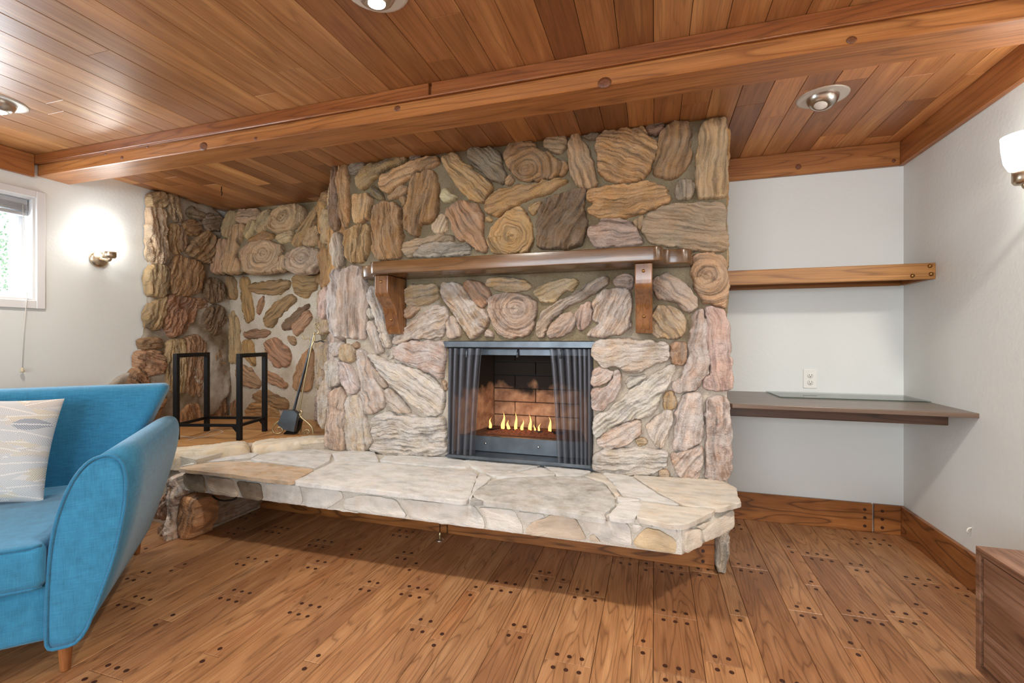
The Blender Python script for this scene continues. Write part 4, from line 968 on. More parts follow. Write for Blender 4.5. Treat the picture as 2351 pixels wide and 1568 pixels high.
for row in FLAG:
    uvp = plane_uv(trace(row[0][0], row[1]), ZT)
    c = {'w': (196, 194, 190), 't': (186, 160, 130), 'm': (166, 163, 156), 'p': (196, 187, 174), 'g': (146, 144, 138)}[row[0][1]]
    relief('flagstone', uvp, FT_, 0.014, M_FLAG, hearth, flat=True, grow=0.004, colour=c, haze=0.5 if row[0][1] in 'wm' else 0.25, spacing=0.009, depth=0.006, ang=0.0)
# front stones
YFR = 1.915
FF = ((0, YFR, 0), (1, 0, 0), (0, 0, 1), (0, -1, 0))
FRONT = [('Hk', '282 425 430 440 448 575 330 568 282 500'), ('Hp', '465 450 655 472 705 605 510 588 462 520'), ('Hk', '685 482 875 502 888 635 740 618'), ('Hw', '908 502 1170 515 1198 640 1160 672 920 640'),
 ('Hw', '1188 522 1500 562 1512 620 1370 702 1220 685 1205 600'), ('Hw', '1525 622 1640 592 1720 597 1920 622 2005 765 1700 728 1505 690'), ('Hw', '1950 622 2200 646 2510 672 2585 775 2600 848 2300 812 2030 768'), ('Hw', '1225 695 1360 712 1500 700 1650 740 1400 718'),
 ('Iw', '330 465 595 495 652 600 660 668 392 628 382 540'), ('Iw', '612 497 825 527 770 570 672 582'), ('Ip', '680 622 742 574 880 527 1055 552 1105 650 1135 712 682 672'),
 ('Iw', '1080 548 1445 585 1468 700 1468 756 1262 718 1180 665'), ('Ip', '1155 690 1188 672 1238 728 1160 718'), ('Io', '1492 720 1582 622 1680 642 1806 722 1798 822 1502 762'), ('Iw', '1472 595 1548 602 1528 650 1482 655'), ('Iw', '1592 605 1800 625 1818 680 1700 640')]
for row in FRONT:
    uvp = plane_uv(trace(row[0][0], row[1]), FF)
    uvp[:, 1] = np.clip(uvp[:, 1], 0.279, 0.388)
    c = {'w': (202, 198, 190), 'k': (118, 100, 76), 'p': (194, 178, 158), 'o': (196, 174, 138)}[row[0][1]]
    relief('edge_stone', uvp, FF, 0.010, M_FLAG, hearth, flat=True, amp=1.6, grow=0.001, colour=c, haze=0.4 if row[0][1] == 'w' else 0.15, spacing=0.009, depth=0.01)
ca, cb = np.array([0.10, 1.915]), np.array([0.335, 2.262]); cd = (cb-ca)/np.linalg.norm(cb-ca); cn = np.array([cd[1], -cd[0]])
FCH = ((ca[0], ca[1], 0), (cd[0], cd[1], 0), (0, 0, 1), (cn[0], cn[1], 0))
for row in [('Iw', '1850 625 1975 635 1968 700 1988 755 1842 815'), ('Iw', '1995 645 2065 575 2222 480 2225 675 2005 752'), ('Iw', '1930 612 2055 565 1985 630')]:
    uvp = plane_uv(trace(row[0][0], row[1]), FCH); uvp[:, 1] = np.clip(uvp[:, 1], 0.279, 0.388); uvp[:, 0] = np.clip(uvp[:, 0], 0.005, 0.43)
    relief('edge_stone', uvp, FCH, 0.012, M_FLAG, hearth, flat=True, amp=1.4, colour=(214, 202, 184), haze=0.35, spacing=0.009, depth=0.01)
# raised curb stones between hearth and wood platform
for (pts, colr) in (([(-2.99, 2.02), (-2.64, 1.985), (-2.40, 2.24), (-2.58, 2.42), (-2.83, 2.14)], (212, 196, 168)), ([(-2.39, 2.25), (-2.07, 2.60), (-2.02, 2.64), (-2.24, 2.76), (-2.57, 2.43)], (216, 202, 178))):
    relief('curb_stone', pts, ((0, 0, ZH+0.005), (1, 0, 0), (0, 1, 0), (0, 0, 1)), 0.045, M_FLAG, hearth, R=0.09, colour=colr, haze=0.35, amp=0.35, spacing=0.014, depth=0.06)
# wooden platform in the alcove
platform = empty('wood_platform', (-3.0, 2.7, 0.43)); tag(platform, 'honey-coloured wood board platform in the stone alcove behind the sofa', 'platform')
clip = [(-3.60, 2.10), (-2.84, 2.12), (-2.20, 2.80), (-2.58, 3.15), (-3.60, 3.15)]
def clip_y(poly, y0, y1):
    def cut(P, f):
        out = []
        for a, b in zip(P, P[1:]+P[:1]):
            fa, fb_ = f(a), f(b)
            if fa >= 0: out.append(a)
            if fa*fb_ < 0:
                t = fa/(fa-fb_); out.append((a[0]+t*(b[0]-a[0]), a[1]+t*(b[1]-a[1])))
        return out
    P = cut(list(poly), lambda p: p[1]-y0)
    return cut(P, lambda p: y1-p[1]) if P else P
yy = 2.10
while yy < 3.15:
    P = clip_y(clip, yy+0.0008, yy+0.1392)
    if len(P) >= 3: prism('board', P, 'z', 0.430, 0.450, M_PLAT, platform)
    yy += 0.14
# feet under the slab
def px_foot(pts, frame): return plane_uv(pts, frame)
z6 = lambda x, y: (380+x/7.129, 1040+y/7.129)
FFT = ((0, 1.955, 0), (1, 0, 0), (0, 0, 1), (0, -1, 0))
mesh = relief('foot_stone', plane_uv([z6(*p) for p in ((400, 660), (640, 700), (610, 1000), (590, 1200), (480, 1370), (320, 1430), (290, 1100), (330, 800))], FFT), FFT, 0.05, M_STONE, hearth, colour=(186, 140, 98), haze=0.1, amp=0.3, depth=0.10)
relief('foot_stone', plane_uv([z6(*p) for p in ((180, 330), (310, 340), (400, 600), (390, 700), (290, 830), (290, 1100), (310, 1420), (200, 1430), (140, 1200), (170, 900), (160, 560))], FFT), FFT, 0.075, M_STONE, hearth, colour=(196, 172, 150), haze=0.7, amp=1.4, depth=0.12)
relief('foot_stone', plane_uv([z6(*p) for p in ((150, 560), (60, 640), (-60, 780), (-120, 1000), (-60, 1090), (130, 1080), (160, 850))], FFT), FFT, 0.05, M_STONE, hearth, colour=(160, 118, 84), haze=0.35, amp=1.3, depth=0.1)
relief('foot_stone', plane_uv([z6(*p) for p in ((-20, 1130), (120, 1110), (150, 1220), (190, 1420), (40, 1410), (-80, 1380))], FFT), FFT, 0.045, M_STONE, hearth, colour=(168, 138, 108), haze=0.2, amp=1.0, depth=0.1)
relief('support_stone', [(2.02, 0.02), (2.2, 0.005), (2.43, 0.02), (2.44, 0.15), (2.42, 0.26), (2.2, 0.275), (2.02, 0.27)], ((-2.50, 0, 0), (0, 1, 0), (0, 0, 1), (1, 0, 0)), 0.03, M_STONE, hearth, colour=(160, 136, 110), haze=0.35, amp=0.5, spacing=0.012)
kb = box('kick_board', -2.5, -1.145, 2.424, 2.444, 0, 0.20, M_BASEX, hearth, bev=0.002)
kb = box('kick_board', -1.138, 0.278, 2.424, 2.444, 0, 0.20, M_BASEX, hearth, bev=0.002)
pegs(kb, [(0.225, 2.4235, z) for z in (0.035, 0.085)], 'y')
box('slab_backing', -2.5, 0.27, 2.445, 2.60, 0, 0.277, M_MORTW, hearth)
relief('foot_stone', [(0.283, 0.005), (0.325, 0.0), (0.342, 0.10), (0.348, 0.275), (0.288, 0.275), (0.281, 0.12)], ((0, 2.40, 0), (1, 0, 0), (0, 0, 1), (0, -1, 0)), 0.02, M_STONE, hearth, colour=(170, 156, 136), haze=0.4, depth=0.12)

# ------------------------------------------------------------------ mantel
man = empty('mantel_shelf', (-0.75, 2.45, 1.49)); tag(man, 'dark stained oak mantel with scrolled ends on two corbels', 'mantel')
def arc(cx, cy, r, a0, a1, n=8): return [(cx+r*math.cos(math.radians(a0+(a1-a0)*k/n)), cy+r*math.sin(math.radians(a0+(a1-a0)*k/n))) for k in range(n+1)]
right_end = [(-0.03, 2.29)] + [tuple(p) for p in smooth_path([(-0.03, 2.29), (0.012, 2.292), (0.040, 2.325), (0.040, 2.375), (0.058, 2.402), (0.10, 2.400), (0.150, 2.408), (0.180, 2.45), (0.18, 2.50)], 3)][1:]
left_end = [(-1.52-(x+0.03), y) for (x, y) in right_end]
plan_m = right_end + [(0.18, 2.552), (-1.73, 2.552)] + left_end[::-1]
auto_smooth(prism('shelf_board', plan_m, 'z', 1.492, 1.564, M_MANTEL, man, bev=0.006, seg=3), 0.3)
prof = [(2.55, 1.491), (2.34, 1.491), (2.338, 1.41)] + [tuple(p) for p in smooth_path([(2.338, 1.41), (2.342, 1.375), (2.375, 1.345), (2.425, 1.30), (2.445, 1.24), (2.458, 1.18), (2.478, 1.149)], 3)][1:] + [(2.55, 1.149)]
for xa, xb in ((-1.566, -1.478), (-0.094, -0.010)):
    br = prism('corbel', prof, 'x', xa, xb, M_BRACK, man, bev=0.005, seg=2); auto_smooth(br, 0.3)
    for (zz, yy_) in ((1.452, 2.3385), (1.235, 2.444)):
        lathe('bolt', [(0, 0.006), (0.004, 0.0055), (0.008, 0.002), (0.009, -0.003)], M_BOLT, br, loc=((xa+xb)/2, yy_, zz), rot=(math.pi/2, 0, 0), sides=14)

# ------------------------------------------------------------------ alcove on the right: shelf, desk, glass, outlet
sh = empty('wall_shelf', (0.85, 3.02, 1.42)); tag(sh, 'knotty pine box shelf spanning the alcove between stone and wall', 'shelf')
box('shelf_board', 0.352, XR, 2.882, YB, 1.484, 1.503, M_SHELF, sh, bev=0.002)
box('front_apron', 0.352, XR, 2.862, 2.882, 1.424, 1.506, M_SHELF, sh, bev=0.003)
o = box('back_cleat', 0.352, XR-0.02, YB-0.02, YB, 1.424, 1.484, M_SHELF, sh, bev=0.002); o.color = (.8, .7, .6, 1)
o = box('side_cleat', XR-0.02, XR, 2.882, YB-0.02, 1.424, 1.484, M_SHELF, sh, bev=0.002); o.color = (.8, .7, .6, 1)
for (xx, zz) in ((1.335, 1.49), (1.34, 1.449), (1.262, 1.443)): lathe('bolt', [(0, 0.007), (0.005, 0.006), (0.010, 0.002), (0.011, -0.002)], M_BOLT, sh, loc=(xx, 2.8615, zz), rot=(math.pi/2, 0, 0), sides=14)
dk = empty('wall_desk', (0.9, 2.9, 0.70)); tag(dk, 'dark stained plank desk top fixed across the alcove below the shelf', 'desk')
prism('desk_top', [(0.375, 2.545), (XR, 2.535), (XR, YB), (0.352, YB), (0.352, 2.60)], 'z', 0.772, 0.793, M_DTOP, dk, bev=0.002)
box('front_apron', 0.36, XR-0.001, 2.755, 2.785, 0.700, 0.772, M_DESK, dk, bev=0.003)
box('back_cleat', 0.36, XR-0.02, YB-0.025, YB, 0.70, 0.772, M_DESK, dk, bev=0.002)
gl = prism('glass_sheet', [(0.652, 3.165), (0.664, 2.875), (1.352, 2.885), (1.352, 3.165)], 'z', 0.7945, 0.8005, M_SHEET); tag(gl, 'clear glass sheet lying flat on the dark desk top', 'glass sheet')
ou = empty('wall_outlet', (0.893, YB, 0.879)); tag(ou, 'white double wall outlet above the dark desk', 'outlet')
box('cover_plate', 0.857, 0.930, YB-0.006, YB, 0.823, 0.937, M_PLATE, ou, bev=0.0025, seg=2)
for zz in (0.9, 0.858):
    rc = lathe('receptacle', [(0, 0.003), (0.0155, 0.0028), (0.017, 0)], M_PLATE, ou, loc=(0.8935, YB-0.006, zz), rot=(math.pi/2, 0, 0), sides=20)
    for dxs in (-0.006, 0.006): box('slot', 0.8935+dxs-0.0012, 0.8935+dxs+0.0012, YB-0.0097, YB-0.0085, zz, zz+0.008, M_SLOT, rc)
    lathe('slot', [(0, 0.0005), (0.0025, 0.0003), (0.0026, -0.001)], M_SLOT, rc, loc=(0.8935, YB-0.0095, zz-0.0065), rot=(math.pi/2, 0, 0), sides=10)

# ------------------------------------------------------------------ lamps
def can_light(loc, lit, label, tilt=(0, 0), power=60):
    r = empty('recessed_spotlight', loc); tag(r, label, 'ceiling light')
    lathe('flange', [(0.060, -0.003), (0.094, -0.006), (0.104, -0.004), (0.106, 0.0), (0.106, 0.002), (0.060, 0.002)], M_FLANGE, r, True)
    eb = lathe('eyeball', [(0.030, -0.046), (0.036, -0.047), (0.050, -0.038), (0.062, -0.020), (0.067, 0.0), (0.06, 0.03)], M_STEEL, r, True, rot=(tilt[0], tilt[1], 0))
    bl = lathe('bulb', [(0.0, -0.056), (0.014, -0.054), (0.026, -0.048), (0.031, -0.040), (0.026, -0.03)], M_BULB if lit else M_BULBOFF, eb, True)
    if lit:
        l = bpy.data.lights.new('lamp_beam', 'SPOT'); l.energy = power; l.color = (1.0, 0.92, 0.82); l.spot_size = math.radians(150); l.spot_blend = 0.9; l.shadow_soft_size = 0.05
        lo = bpy.data.objects.new('lamp_beam', l); COL.objects.link(lo); lo.location = (0, 0, -0.09); put(lo, r); lo.rotation_euler = (tilt[0], tilt[1], 0)
    return r
can_light((0.746, 2.475, ZC), False, 'unlit brushed nickel eyeball light above the shelf alcove', (math.radians(-14), math.radians(14)))
can_light((-0.856, 1.285, ZC), True, 'glowing eyeball ceiling light in front of the beam facing the hearth', (0.12, 0), 80)
can_light((-2.98, 1.367, ZC), True, 'eyeball ceiling light near the window wall above the sofa', (0.12, 0), 45)
for i_, (lx, lab) in enumerate(((1.15, 'ceiling eyeball light beside the right wall above the dresser'),)):
    can_light((lx, 1.32, ZC), True, lab, (0.12, 0), 105)
for lx, lab in ((-2.9, 'eyeball ceiling light added for fill by the window wall in the rear row'), (-0.85, 'eyeball ceiling light added for fill midway in the rear row'), (1.1, 'eyeball ceiling light added for fill by the right wall in the rear row')):
    can_light((lx, -1.2, ZC), True, lab, (0, 0), 85)['group'] = 'eyeball lights added for fill in the ceiling'  # unseen rear row, added as fill lamps
def sconce(xw, sx, y, label):
    r = empty('wall_sconce', (xw, y, 1.665)); tag(r, label, 'sconce')
    lathe('back_plate', [(0.058, 0.0), (0.058, 0.006), (0.050, 0.016), (0.028, 0.026), (0.0, 0.028)], M_NICKEL, r, True, rot=(0, sx*math.pi/2, 0))
    tube('arm', [tuple(p) for p in smooth_path([(sx*0.02, 0, 0), (sx*0.085, 0, -0.012), (sx*0.108, 0, -0.008), (sx*0.108, 0, 0.01)], 2)], 0.012, M_NICKEL, r, True)
    lathe('socket_cup', [(0.010, 0.0), (0.030, 0.004), (0.036, 0.014), (0.036, 0.052), (0.032, 0.054)], M_NICKEL, r, True, loc=(sx*0.108, 0, 0.0))
    lathe('glass_shade', [(0.030, 0.050), (0.044, 0.058), (0.056, 0.085), (0.062, 0.13), (0.064, 0.175), (0.060, 0.176), (0.052, 0.09), (0.0, 0.07)], M_SHADE, r, True, loc=(sx*0.108, 0, 0.0))
    return r
sconce(XL, 1, 2.18, 'lit nickel sconce on the wall between window and stone alcove')
sconce(XR, -1, 2.09, 'lit frosted glass sconce on the wall near the desk')

# ------------------------------------------------------------------ left window
w = empty('window_1', (XL, 1.28, 1.355)); struct(w, 'white cased window with raised grey blind in the left wall', 'window')
y0, y1, z0, z1 = WIN
for nm, a in (('casing', (y0-0.045, y0, z0-0.05, z1+0.045)), ('casing', (y1, y1+0.045, z0-0.05, z1+0.045)), ('casing', (y0, y1, z1, z1+0.045)), ('casing', (y0, y1, z0-0.05, z0))):
    box(nm, XL, XL+0.014, a[0], a[1], a[2], a[3], M_WHITE, w, bev=0.003)
for a in ((y0, y0+0.012, z0, z1), (y1-0.012, y1, z0, z1), (y0+0.012, y1-0.012, z1-0.012, z1), (y0+0.012, y1-0.012, z0, z0+0.012)):
    box('jamb', XL-0.15, XL, a[0], a[1], a[2], a[3], M_WHITE, w)
ym = (y0+y1)/2
for (a, b, xx) in ((y0+0.012, ym+0.02, XL-0.125), (ym-0.02, y1-0.03, XL-0.10)):
    for q in ((a, a+0.04, z0+0.012, z1-0.012), (b-0.04, b, z0+0.012, z1-0.012), (a+0.04, b-0.04, z0+0.012, z0+0.05), (a+0.04, b-0.04, z1-0.05, z1-0.012)):
        box('sash_frame', xx-0.012, xx+0.012, q[0], q[1], q[2], q[3], M_WHITE, w, bev=0.002)
    box('pane', xx-0.002, xx+0.002, a+0.04, b-0.04, z0+0.05, z1-0.05, M_GLASS, w)
box('sash_track', XL-0.14, XL-0.09, y1-0.03, y1-0.012, z0+0.012, z1-0.012, M_WHITE, w)
w2 = empty('fill_window', (-0.7, YF, REAR[2])); struct(w2, 'wide white framed window added for fill light opposite the fireplace', 'window')  # frame for the added fill opening, out of view
rx0, rx1, rz0, rz1 = REAR
for a in ((rx0, rx0+0.05, rz0, rz1), (rx1-0.05, rx1, rz0, rz1), (rx0+0.05, rx1-0.05, rz0, rz0+0.05), (rx0+0.05, rx1-0.05, rz1-0.05, rz1), (-1.29, -1.25, rz0+0.05, rz1-0.05), (-0.15, -0.11, rz0+0.05, rz1-0.05)):
    box('sash_frame', a[0], a[1], YF-0.10, YF-0.05, a[2], a[3], M_WHITE, w2)
for a in ((rx0+0.05, -1.29), (-1.25, -0.15), (-0.11, rx1-0.05)): box('pane', a[0], a[1], YF-0.077, YF-0.073, rz0+0.05, rz1-0.05, M_GLASS, w2)
bl = empty('window_blind', (XL-0.04, ym, z1-0.09)); tag(bl, 'grey slatted blind drawn up under the window head', 'blind')
box('headrail', XL-0.065, XL-0.03, y0+0.02, y1-0.02, z1-0.045, z1-0.013, M_BLIND, bl, bev=0.002)
for k in range(6): box('slat', XL-0.07, XL-0.027, y0+0.022, y1-0.022, z1-0.052-0.007*k, z1-0.0475-0.007*k, M_BLIND, bl)
box('bottom_rail', XL-0.066, XL-0.031, y0+0.02, y1-0.02, z1-0.115, z1-0.092, M_BLIND, bl, bev=0.003)
tube('pull_cord', [(XL-0.025, y1-0.045, z1-0.05), (XL+0.020, y1-0.047, z0+0.02), (XL+0.026, 1.775, 1.2), (XL+0.02, 1.77, 0.94)], 0.0018, M_CORD, bl)
lathe('cord_tassel', [(0.004, 0.022), (0.007, 0.012), (0.010, 0.0), (0.009, -0.004)], simple('tassel', srgb(206, 190, 160), 0.6), bl, loc=(XL+0.02, 1.77, 0.925))
# shrub outside
shrub = empty('garden_shrub', (-6.0, 1.9, 0.0)); tag(shrub, 'leafy green shrub outside the window', 'shrub')
rg = random.Random(5); V = []; F = []
for k in range(30000):
    c = Vector((-6.0+rg.gauss(0, .35), 2.0+rg.uniform(-2.0, 1.9), rg.uniform(0.5, 3.3))); a = Vector((rg.gauss(0, 1), rg.gauss(0, 1), rg.gauss(0, 1))).normalized(); b_ = a.cross(Vector((rg.gauss(0, 1), rg.gauss(0, 1), rg.gauss(0, 1)))).normalized()
    s = rg.uniform(.012, .024); n0 = len(V)
    V += [c-a*s, c+b_*s*.45, c+a*s, c-b_*s*.45]; F.append((n0, n0+1, n0+2, n0+3))
lf = mesh_obj('foliage', V, F, M_LEAF, shrub); lf['kind'] = 'stuff'
for k in range(6): tube('stem', [(-6.0, 0.5+k*0.5, -0.3), (-6.0+rg.gauss(0, .1), 0.5+k*0.5+rg.gauss(0, .1), 2.6)], [0.03, 0.008], M_LEG, shrub)

# ------------------------------------------------------------------ sofa
RZ = math.pi/4
sofa = empty('sofa', (-1.905, 1.043, 0), RZ); tag(sofa, 'teal blue upholstered sofa with flared curved arms', 'sofa')
SWL = 1.24     # distance between the two front legs
# local: x = along the seat towards the right arm, -y = front, arm of the right end at x = 0
armp = [(-0.028, 0.10), (-0.030, 0.172), (-0.025, 0.382), (-0.009, 0.521), (0.028, 0.643), (0.072, 0.71), (0.117, 0.728), (0.152, 0.716), (0.172, 0.675), (0.176, 0.592), (0.163, 0.489), (0.142, 0.374), (0.100, 0.236), (0.055, 0.105)]
def arm(mirror):
    P = [(x, z) for x, z in armp]
    core = chaikin(np.array(P), 2)
    lock = np.array(P)
    cx, cz = core.mean(0)
    ys = [(-0.060, 0.90), (-0.058, 1.0), (0.2, 1.0), (0.5, 1.0), (0.80, 1.0), (0.865, 0.985), (0.895, 0.94), (0.905, 0.85)]
    bm = bmesh.new(); rings = []
    for yy_, s in ys:
        tt = max(0, min(1, (yy_+0.06)/0.96))
        ring = []
        for (x, z) in core:
            xx = cx+(x-cx)*s; zz = cz+(z-cz)*s
            if zz > 0.4: xx += 0.030*tt*(zz-0.4)/0.33
            zz = max(zz, 0.105)
            ring.append(bm.verts.new(((xx if not mirror else -SWL-xx), yy_, zz)))
        rings.append(ring)
    n = len(core)
    for A_, B2 in zip(rings, rings[1:]):
        for k in range(n): bm.faces.new((A_[k], A_[(k+1) % n], B2[(k+1) % n], B2[k]))
    bm.faces.new(rings[0]); bm.faces.new(rings[-1])
    bmesh.ops.recalc_face_normals(bm, faces=bm.faces)
    o = bm_obj('armrest', bm, M_BLUE, sofa, True, True)
    tube('piping', [((x if not mirror else -SWL-x), -0.060, max(z, 0.108)) for x, z in core], 0.0055, M_PIPING, o, True, sides=8, closed=True)
    return o
arm(False); arm(True)
def hull(name, verts, faces, bev, mat, seg=4):
    bm = bmesh.new(); vs_ = [bm.verts.new(v) for v in verts]
    for f in faces: bm.faces.new([vs_[k] for k in f])
    bmesh.ops.recalc_face_normals(bm, faces=bm.faces)
    bmesh.ops.bevel(bm, geom=list(bm.edges), offset=bev, segments=seg, affect='EDGES', profile=0.5)
    return bm_obj(name, bm, mat, sofa, True, True)
QF = [(0, 1, 2, 3), (7, 6, 5, 4), (0, 4, 5, 1), (1, 5, 6, 2), (2, 6, 7, 3), (3, 7, 4, 0)]
xr, xl = -0.02, -SWL+0.02
hull('seat_base', [(xl, -0.045, 0.13), (xr, -0.045, 0.13), (xr, 0.86, 0.13), (xl, 0.86, 0.13), (xl, -0.045, 0.325), (xr, -0.045, 0.325), (xr, 0.86, 0.325), (xl, 0.86, 0.325)], QF, 0.02, M_BLUE)
hull('seat_cushion', [(xl, -0.085, 0.318), (xr-0.008, -0.085, 0.318), (xr, 0.74, 0.33), (xl, 0.74, 0.33), (xl, -0.085, 0.462), (xr-0.008, -0.085, 0.462), (xr, 0.74, 0.455), (xl, 0.74, 0.455)], QF, 0.028, M_BLUE)
for zz in (0.456, 0.324): tube('piping', [(xl+0.03, -0.079, zz), (xr-0.04, -0.079, zz), (xr-0.018, -0.066, zz)], 0.005, M_PIPING, sofa, True)
XBL = -SWL
hull('backrest', [(XBL+0.06, 0.70, 0.40), (-0.06, 0.70, 0.40), (-0.06, 0.95, 0.36), (XBL+0.06, 0.95, 0.36), (XBL-0.165, 0.80, 0.893), (0.165, 0.80, 0.893), (0.150, 0.985, 0.885), (XBL-0.150, 0.985, 0.885)], QF, 0.042, M_BLUE, 5)
for (lx, ly, dx_, dy_) in ((0.0, 0.0, 0.0, 0.0), (0.0, 0.93, 0.0, 0.02), (-SWL, 0.0, 0.0, 0.0), (-SWL, 0.93, 0.0, 0.02)):
    lathe('leg', [(0.013, 0.0), (0.014, 0.004), (0.024, 0.14), (0.024, 0.16)], M_LEG, sofa, True, loc=(lx, ly+dy_, 0), sides=16)

# pillow with a feather print
def feather(u, v, cx, cy, ang, L, Wd):
    ca_, sa_ = math.cos(ang), math.sin(ang); a = (u-cx)*ca_+(v-cy)*sa_; b = -(u-cx)*sa_+(v-cy)*ca_
    t = np.clip((a/L+0.5), 0, 1); half = Wd*np.sin(np.pi*t**0.75)
    ins = (np.abs(a) < L/2) & (np.abs(b) < half)
    barb = np.sin((a*1.0 - np.abs(b)*1.1)*820+0.6*np.sin(b*90))*0.5+0.55
    spine = np.abs(b) < 0.0025
    return ins, np.clip(barb*1.5-0.25, 0, 1)*(~spine)
nP = 250; uu, vv2 = np.meshgrid(np.linspace(0, 1, nP+1), np.linspace(0, 1, nP+1)); S = 0.43
colp = np.ones((nP+1, nP+1, 3))*np.array(srgb(206, 201, 195)[:3])
rp = np.random.RandomState(11); ink = [srgb(178, 166, 154), srgb(166, 158, 152), srgb(186, 170, 142), srgb(166, 170, 176)]
for k in range(90):
    cx_, cy_ = rp.uniform(-.05, 1.05, 2)*S; L_ = rp.uniform(.16, .24); ins, br_ = feather(uu*S, vv2*S, cx_, cy_, rp.uniform(-.35, .35), L_, L_*.17)
    c = np.array(ink[rp.randint(4)][:3]); w_ = br_[ins][:, None]; colp[ins] = np.array(srgb(212, 207, 200)[:3])*(1-w_)+c*w_
for (cx_, cy_, a_, L_) in ((0.37, 0.315, -0.05, .13), (0.19, 0.115, 0.2, .20), (0.02, 0.20, 0.1, .2), (0.10, 0.02, 0.0, .2), (0.06, 0.36, 0.1, .2)):
    ins, br_ = feather(uu*S, vv2*S, cx_, cy_, a_, L_, L_*.19); w_ = br_[ins][:, None]; colp[ins] = np.array(srgb(206, 204, 202)[:3])*(1-w_)+np.array(srgb(78, 94, 112)[:3])*w_
pil = empty('throw_pillow', (-0.40-1.905*0, 0, 0))
V = []; F = []
for side in (1, -1):
    for j in range(nP+1):
        for i in range(nP+1):
            u, v = i/nP, j/nP; bu = (1-(2*u-1)**4); bv = (1-(2*v-1)**4)
            pinch = 1-0.06*(1-(2*v-1)**2) * 1.0; pinv = 1-0.06*(1-(2*u-1)**2)
            xx = (u-.5)*S*pinch; zz = (v-.5)*S*pinv
            th = 0.065*(bu*bv)**0.6
            V.append((xx, -side*th + 0.004*math.sin(9*u+5*v)*(bu*bv), zz))
n1 = (nP+1)**2
for s in (0, 1):
    for j in range(nP):
        for i in range(nP):
            a = s*n1+j*(nP+1)+i; q = (a, a+1, a+nP+2, a+nP+1); F.append(q if s == 0 else q[::-1])
bpy.data.objects.remove(pil)
pil = mesh_obj('throw_pillow', V, F, M_PRINT, smooth=True)
ca = pil.data.color_attributes.new('print', 'FLOAT_COLOR', 'POINT')
cc = np.ones((2*n1, 4)); cc[:n1, :3] = colp.reshape(-1, 3); cc[n1:, :3] = colp.reshape(-1, 3); ca.data.foreach_set('color', cc.ravel())
pil.location = tuple(Matrix.LocRotScale(sofa.location, sofa.rotation_euler, None) @ Vector((-0.412, 0.555, 0.668)))
pil.rotation_euler = (math.radians(-17), math.radians(4), RZ)
tag(pil, 'off-white square cushion with grey feather print on the sofa', 'pillow')

# ------------------------------------------------------------------ log rack and fire tools
rack = empty('log_rack', (-2.70, 2.66, 0.45), math.radians(15)); tag(rack, 'black square-tube metal log rack on the wood platform', 'log rack')
T = 0.014
for sx in (0.0, -0.43):
    for sy in (0.0, -0.29): box('leg', sx-T, sx+T, sy-T, sy+T, 0.0, 0.545, M_IRON, rack, True, bev=0.001)
    box('top_bar', sx-T, sx+T, -0.29-T, T, 0.545, 0.572, M_IRON, rack, True, bev=0.001)
    box('side_rail', sx-0.009, sx+0.009, -0.29+T, -T, 0.088, 0.106, M_IRON, rack, True)
for sy in (0.0, -0.29): box('long_rail', -0.43+T, -T, sy-0.009, sy+0.009, 0.088, 0.106, M_IRON, rack, True)
for sy in (0.0, -0.29): prism('gusset', [(-T, 0.088), (-T-0.035, 0.088), (-T, 0.045)], 'y', sy-0.006, sy+0.006, M_IRON, rack, True)
base = onZ(690, 1000, 0.45); fwd = np.array([-S_, C_, 0]); rgt = np.array([C_, S_, 0])
tools = empty('fire_tool_set', tuple(base)); tag(tools, 'brass fireplace tool stand with scroll feet, leaning against stone', 'fire tools')
def tp(x, y, off=0.0):
    p = hit(600+x/5.227, 720+y/5.227, fwd, fwd@base+off); return tuple(p)
def tt(name, pts, r, mat, off=0.0, it=2, par=None): return tube(name, [tuple(p) for p in smooth_path([tp(*p, off) for p in pts], it)], r, mat, par or tools)
tt('stand_rod', [(452, 1180), (520, 800), (600, 400), (640, 220)], 0.0055, M_BRASS)
tt('scroll_foot', [(470, 1160), (492, 1180), (480, 1215), (455, 1195), (470, 1240), (560, 1310), (615, 1370), (622, 1440)], 0.006, M_BRASS)
tt('scroll_foot', [(515, 1445), (518, 1405), (548, 1388), (578, 1405), (572, 1435), (545, 1432)], 0.005, M_BRASS, 0.02)
tt('scroll_foot', [(430, 1205), (350, 1235), (240, 1270), (160, 1330), (128, 1390), (160, 1440), (230, 1440), (262, 1400), (235, 1360), (195, 1370), (200, 1400)], 0.006, M_BRASS)
tt('scroll_foot', [(452, 1180), (470, 1260), (480, 1340), (470, 1440)], 0.006, M_BRASS, 0.12)
tube('handle_ring', [tp(660+26*math.cos(a), 138+26*math.sin(a)) for a in np.linspace(0, 2*math.pi, 18, endpoint=False)], 0.003, M_BRASS, tools, closed=True)
tt('hook_arm', [(590, 320), (560, 290), (525, 315), (505, 300), (498, 265), (490, 262)], 0.0035, M_BRASS)
tt('hook_arm', [(610, 330), (660, 345), (710, 320), (745, 345), (755, 330)], 0.0035, M_DARKMETAL)
tt('twist_handle', [(600, 400), (650, 300), (620, 230), (680, 250), (690, 200), (650, 170)], 0.0045, M_BRASS, -0.01, 3)
tt('shovel_rod', [(380, 1160), (440, 950), (510, 690), (580, 430), (625, 250)], 0.005, M_GREYMETAL, 0.015)
tt('brush_rod', [(400, 1160), (470, 880), (560, 560), (610, 300)], 0.004, M_DARKMETAL, 0.03)
pan = [tp(*p, -0.01) for p in ((262, 1160), (385, 1165), (432, 1205), (388, 1420), (270, 1395), (190, 1330))]
c_ = np.mean(np.array(pan), axis=0); bk = [tuple(np.array(p)+0.05*fwd*0.8) for p in pan]
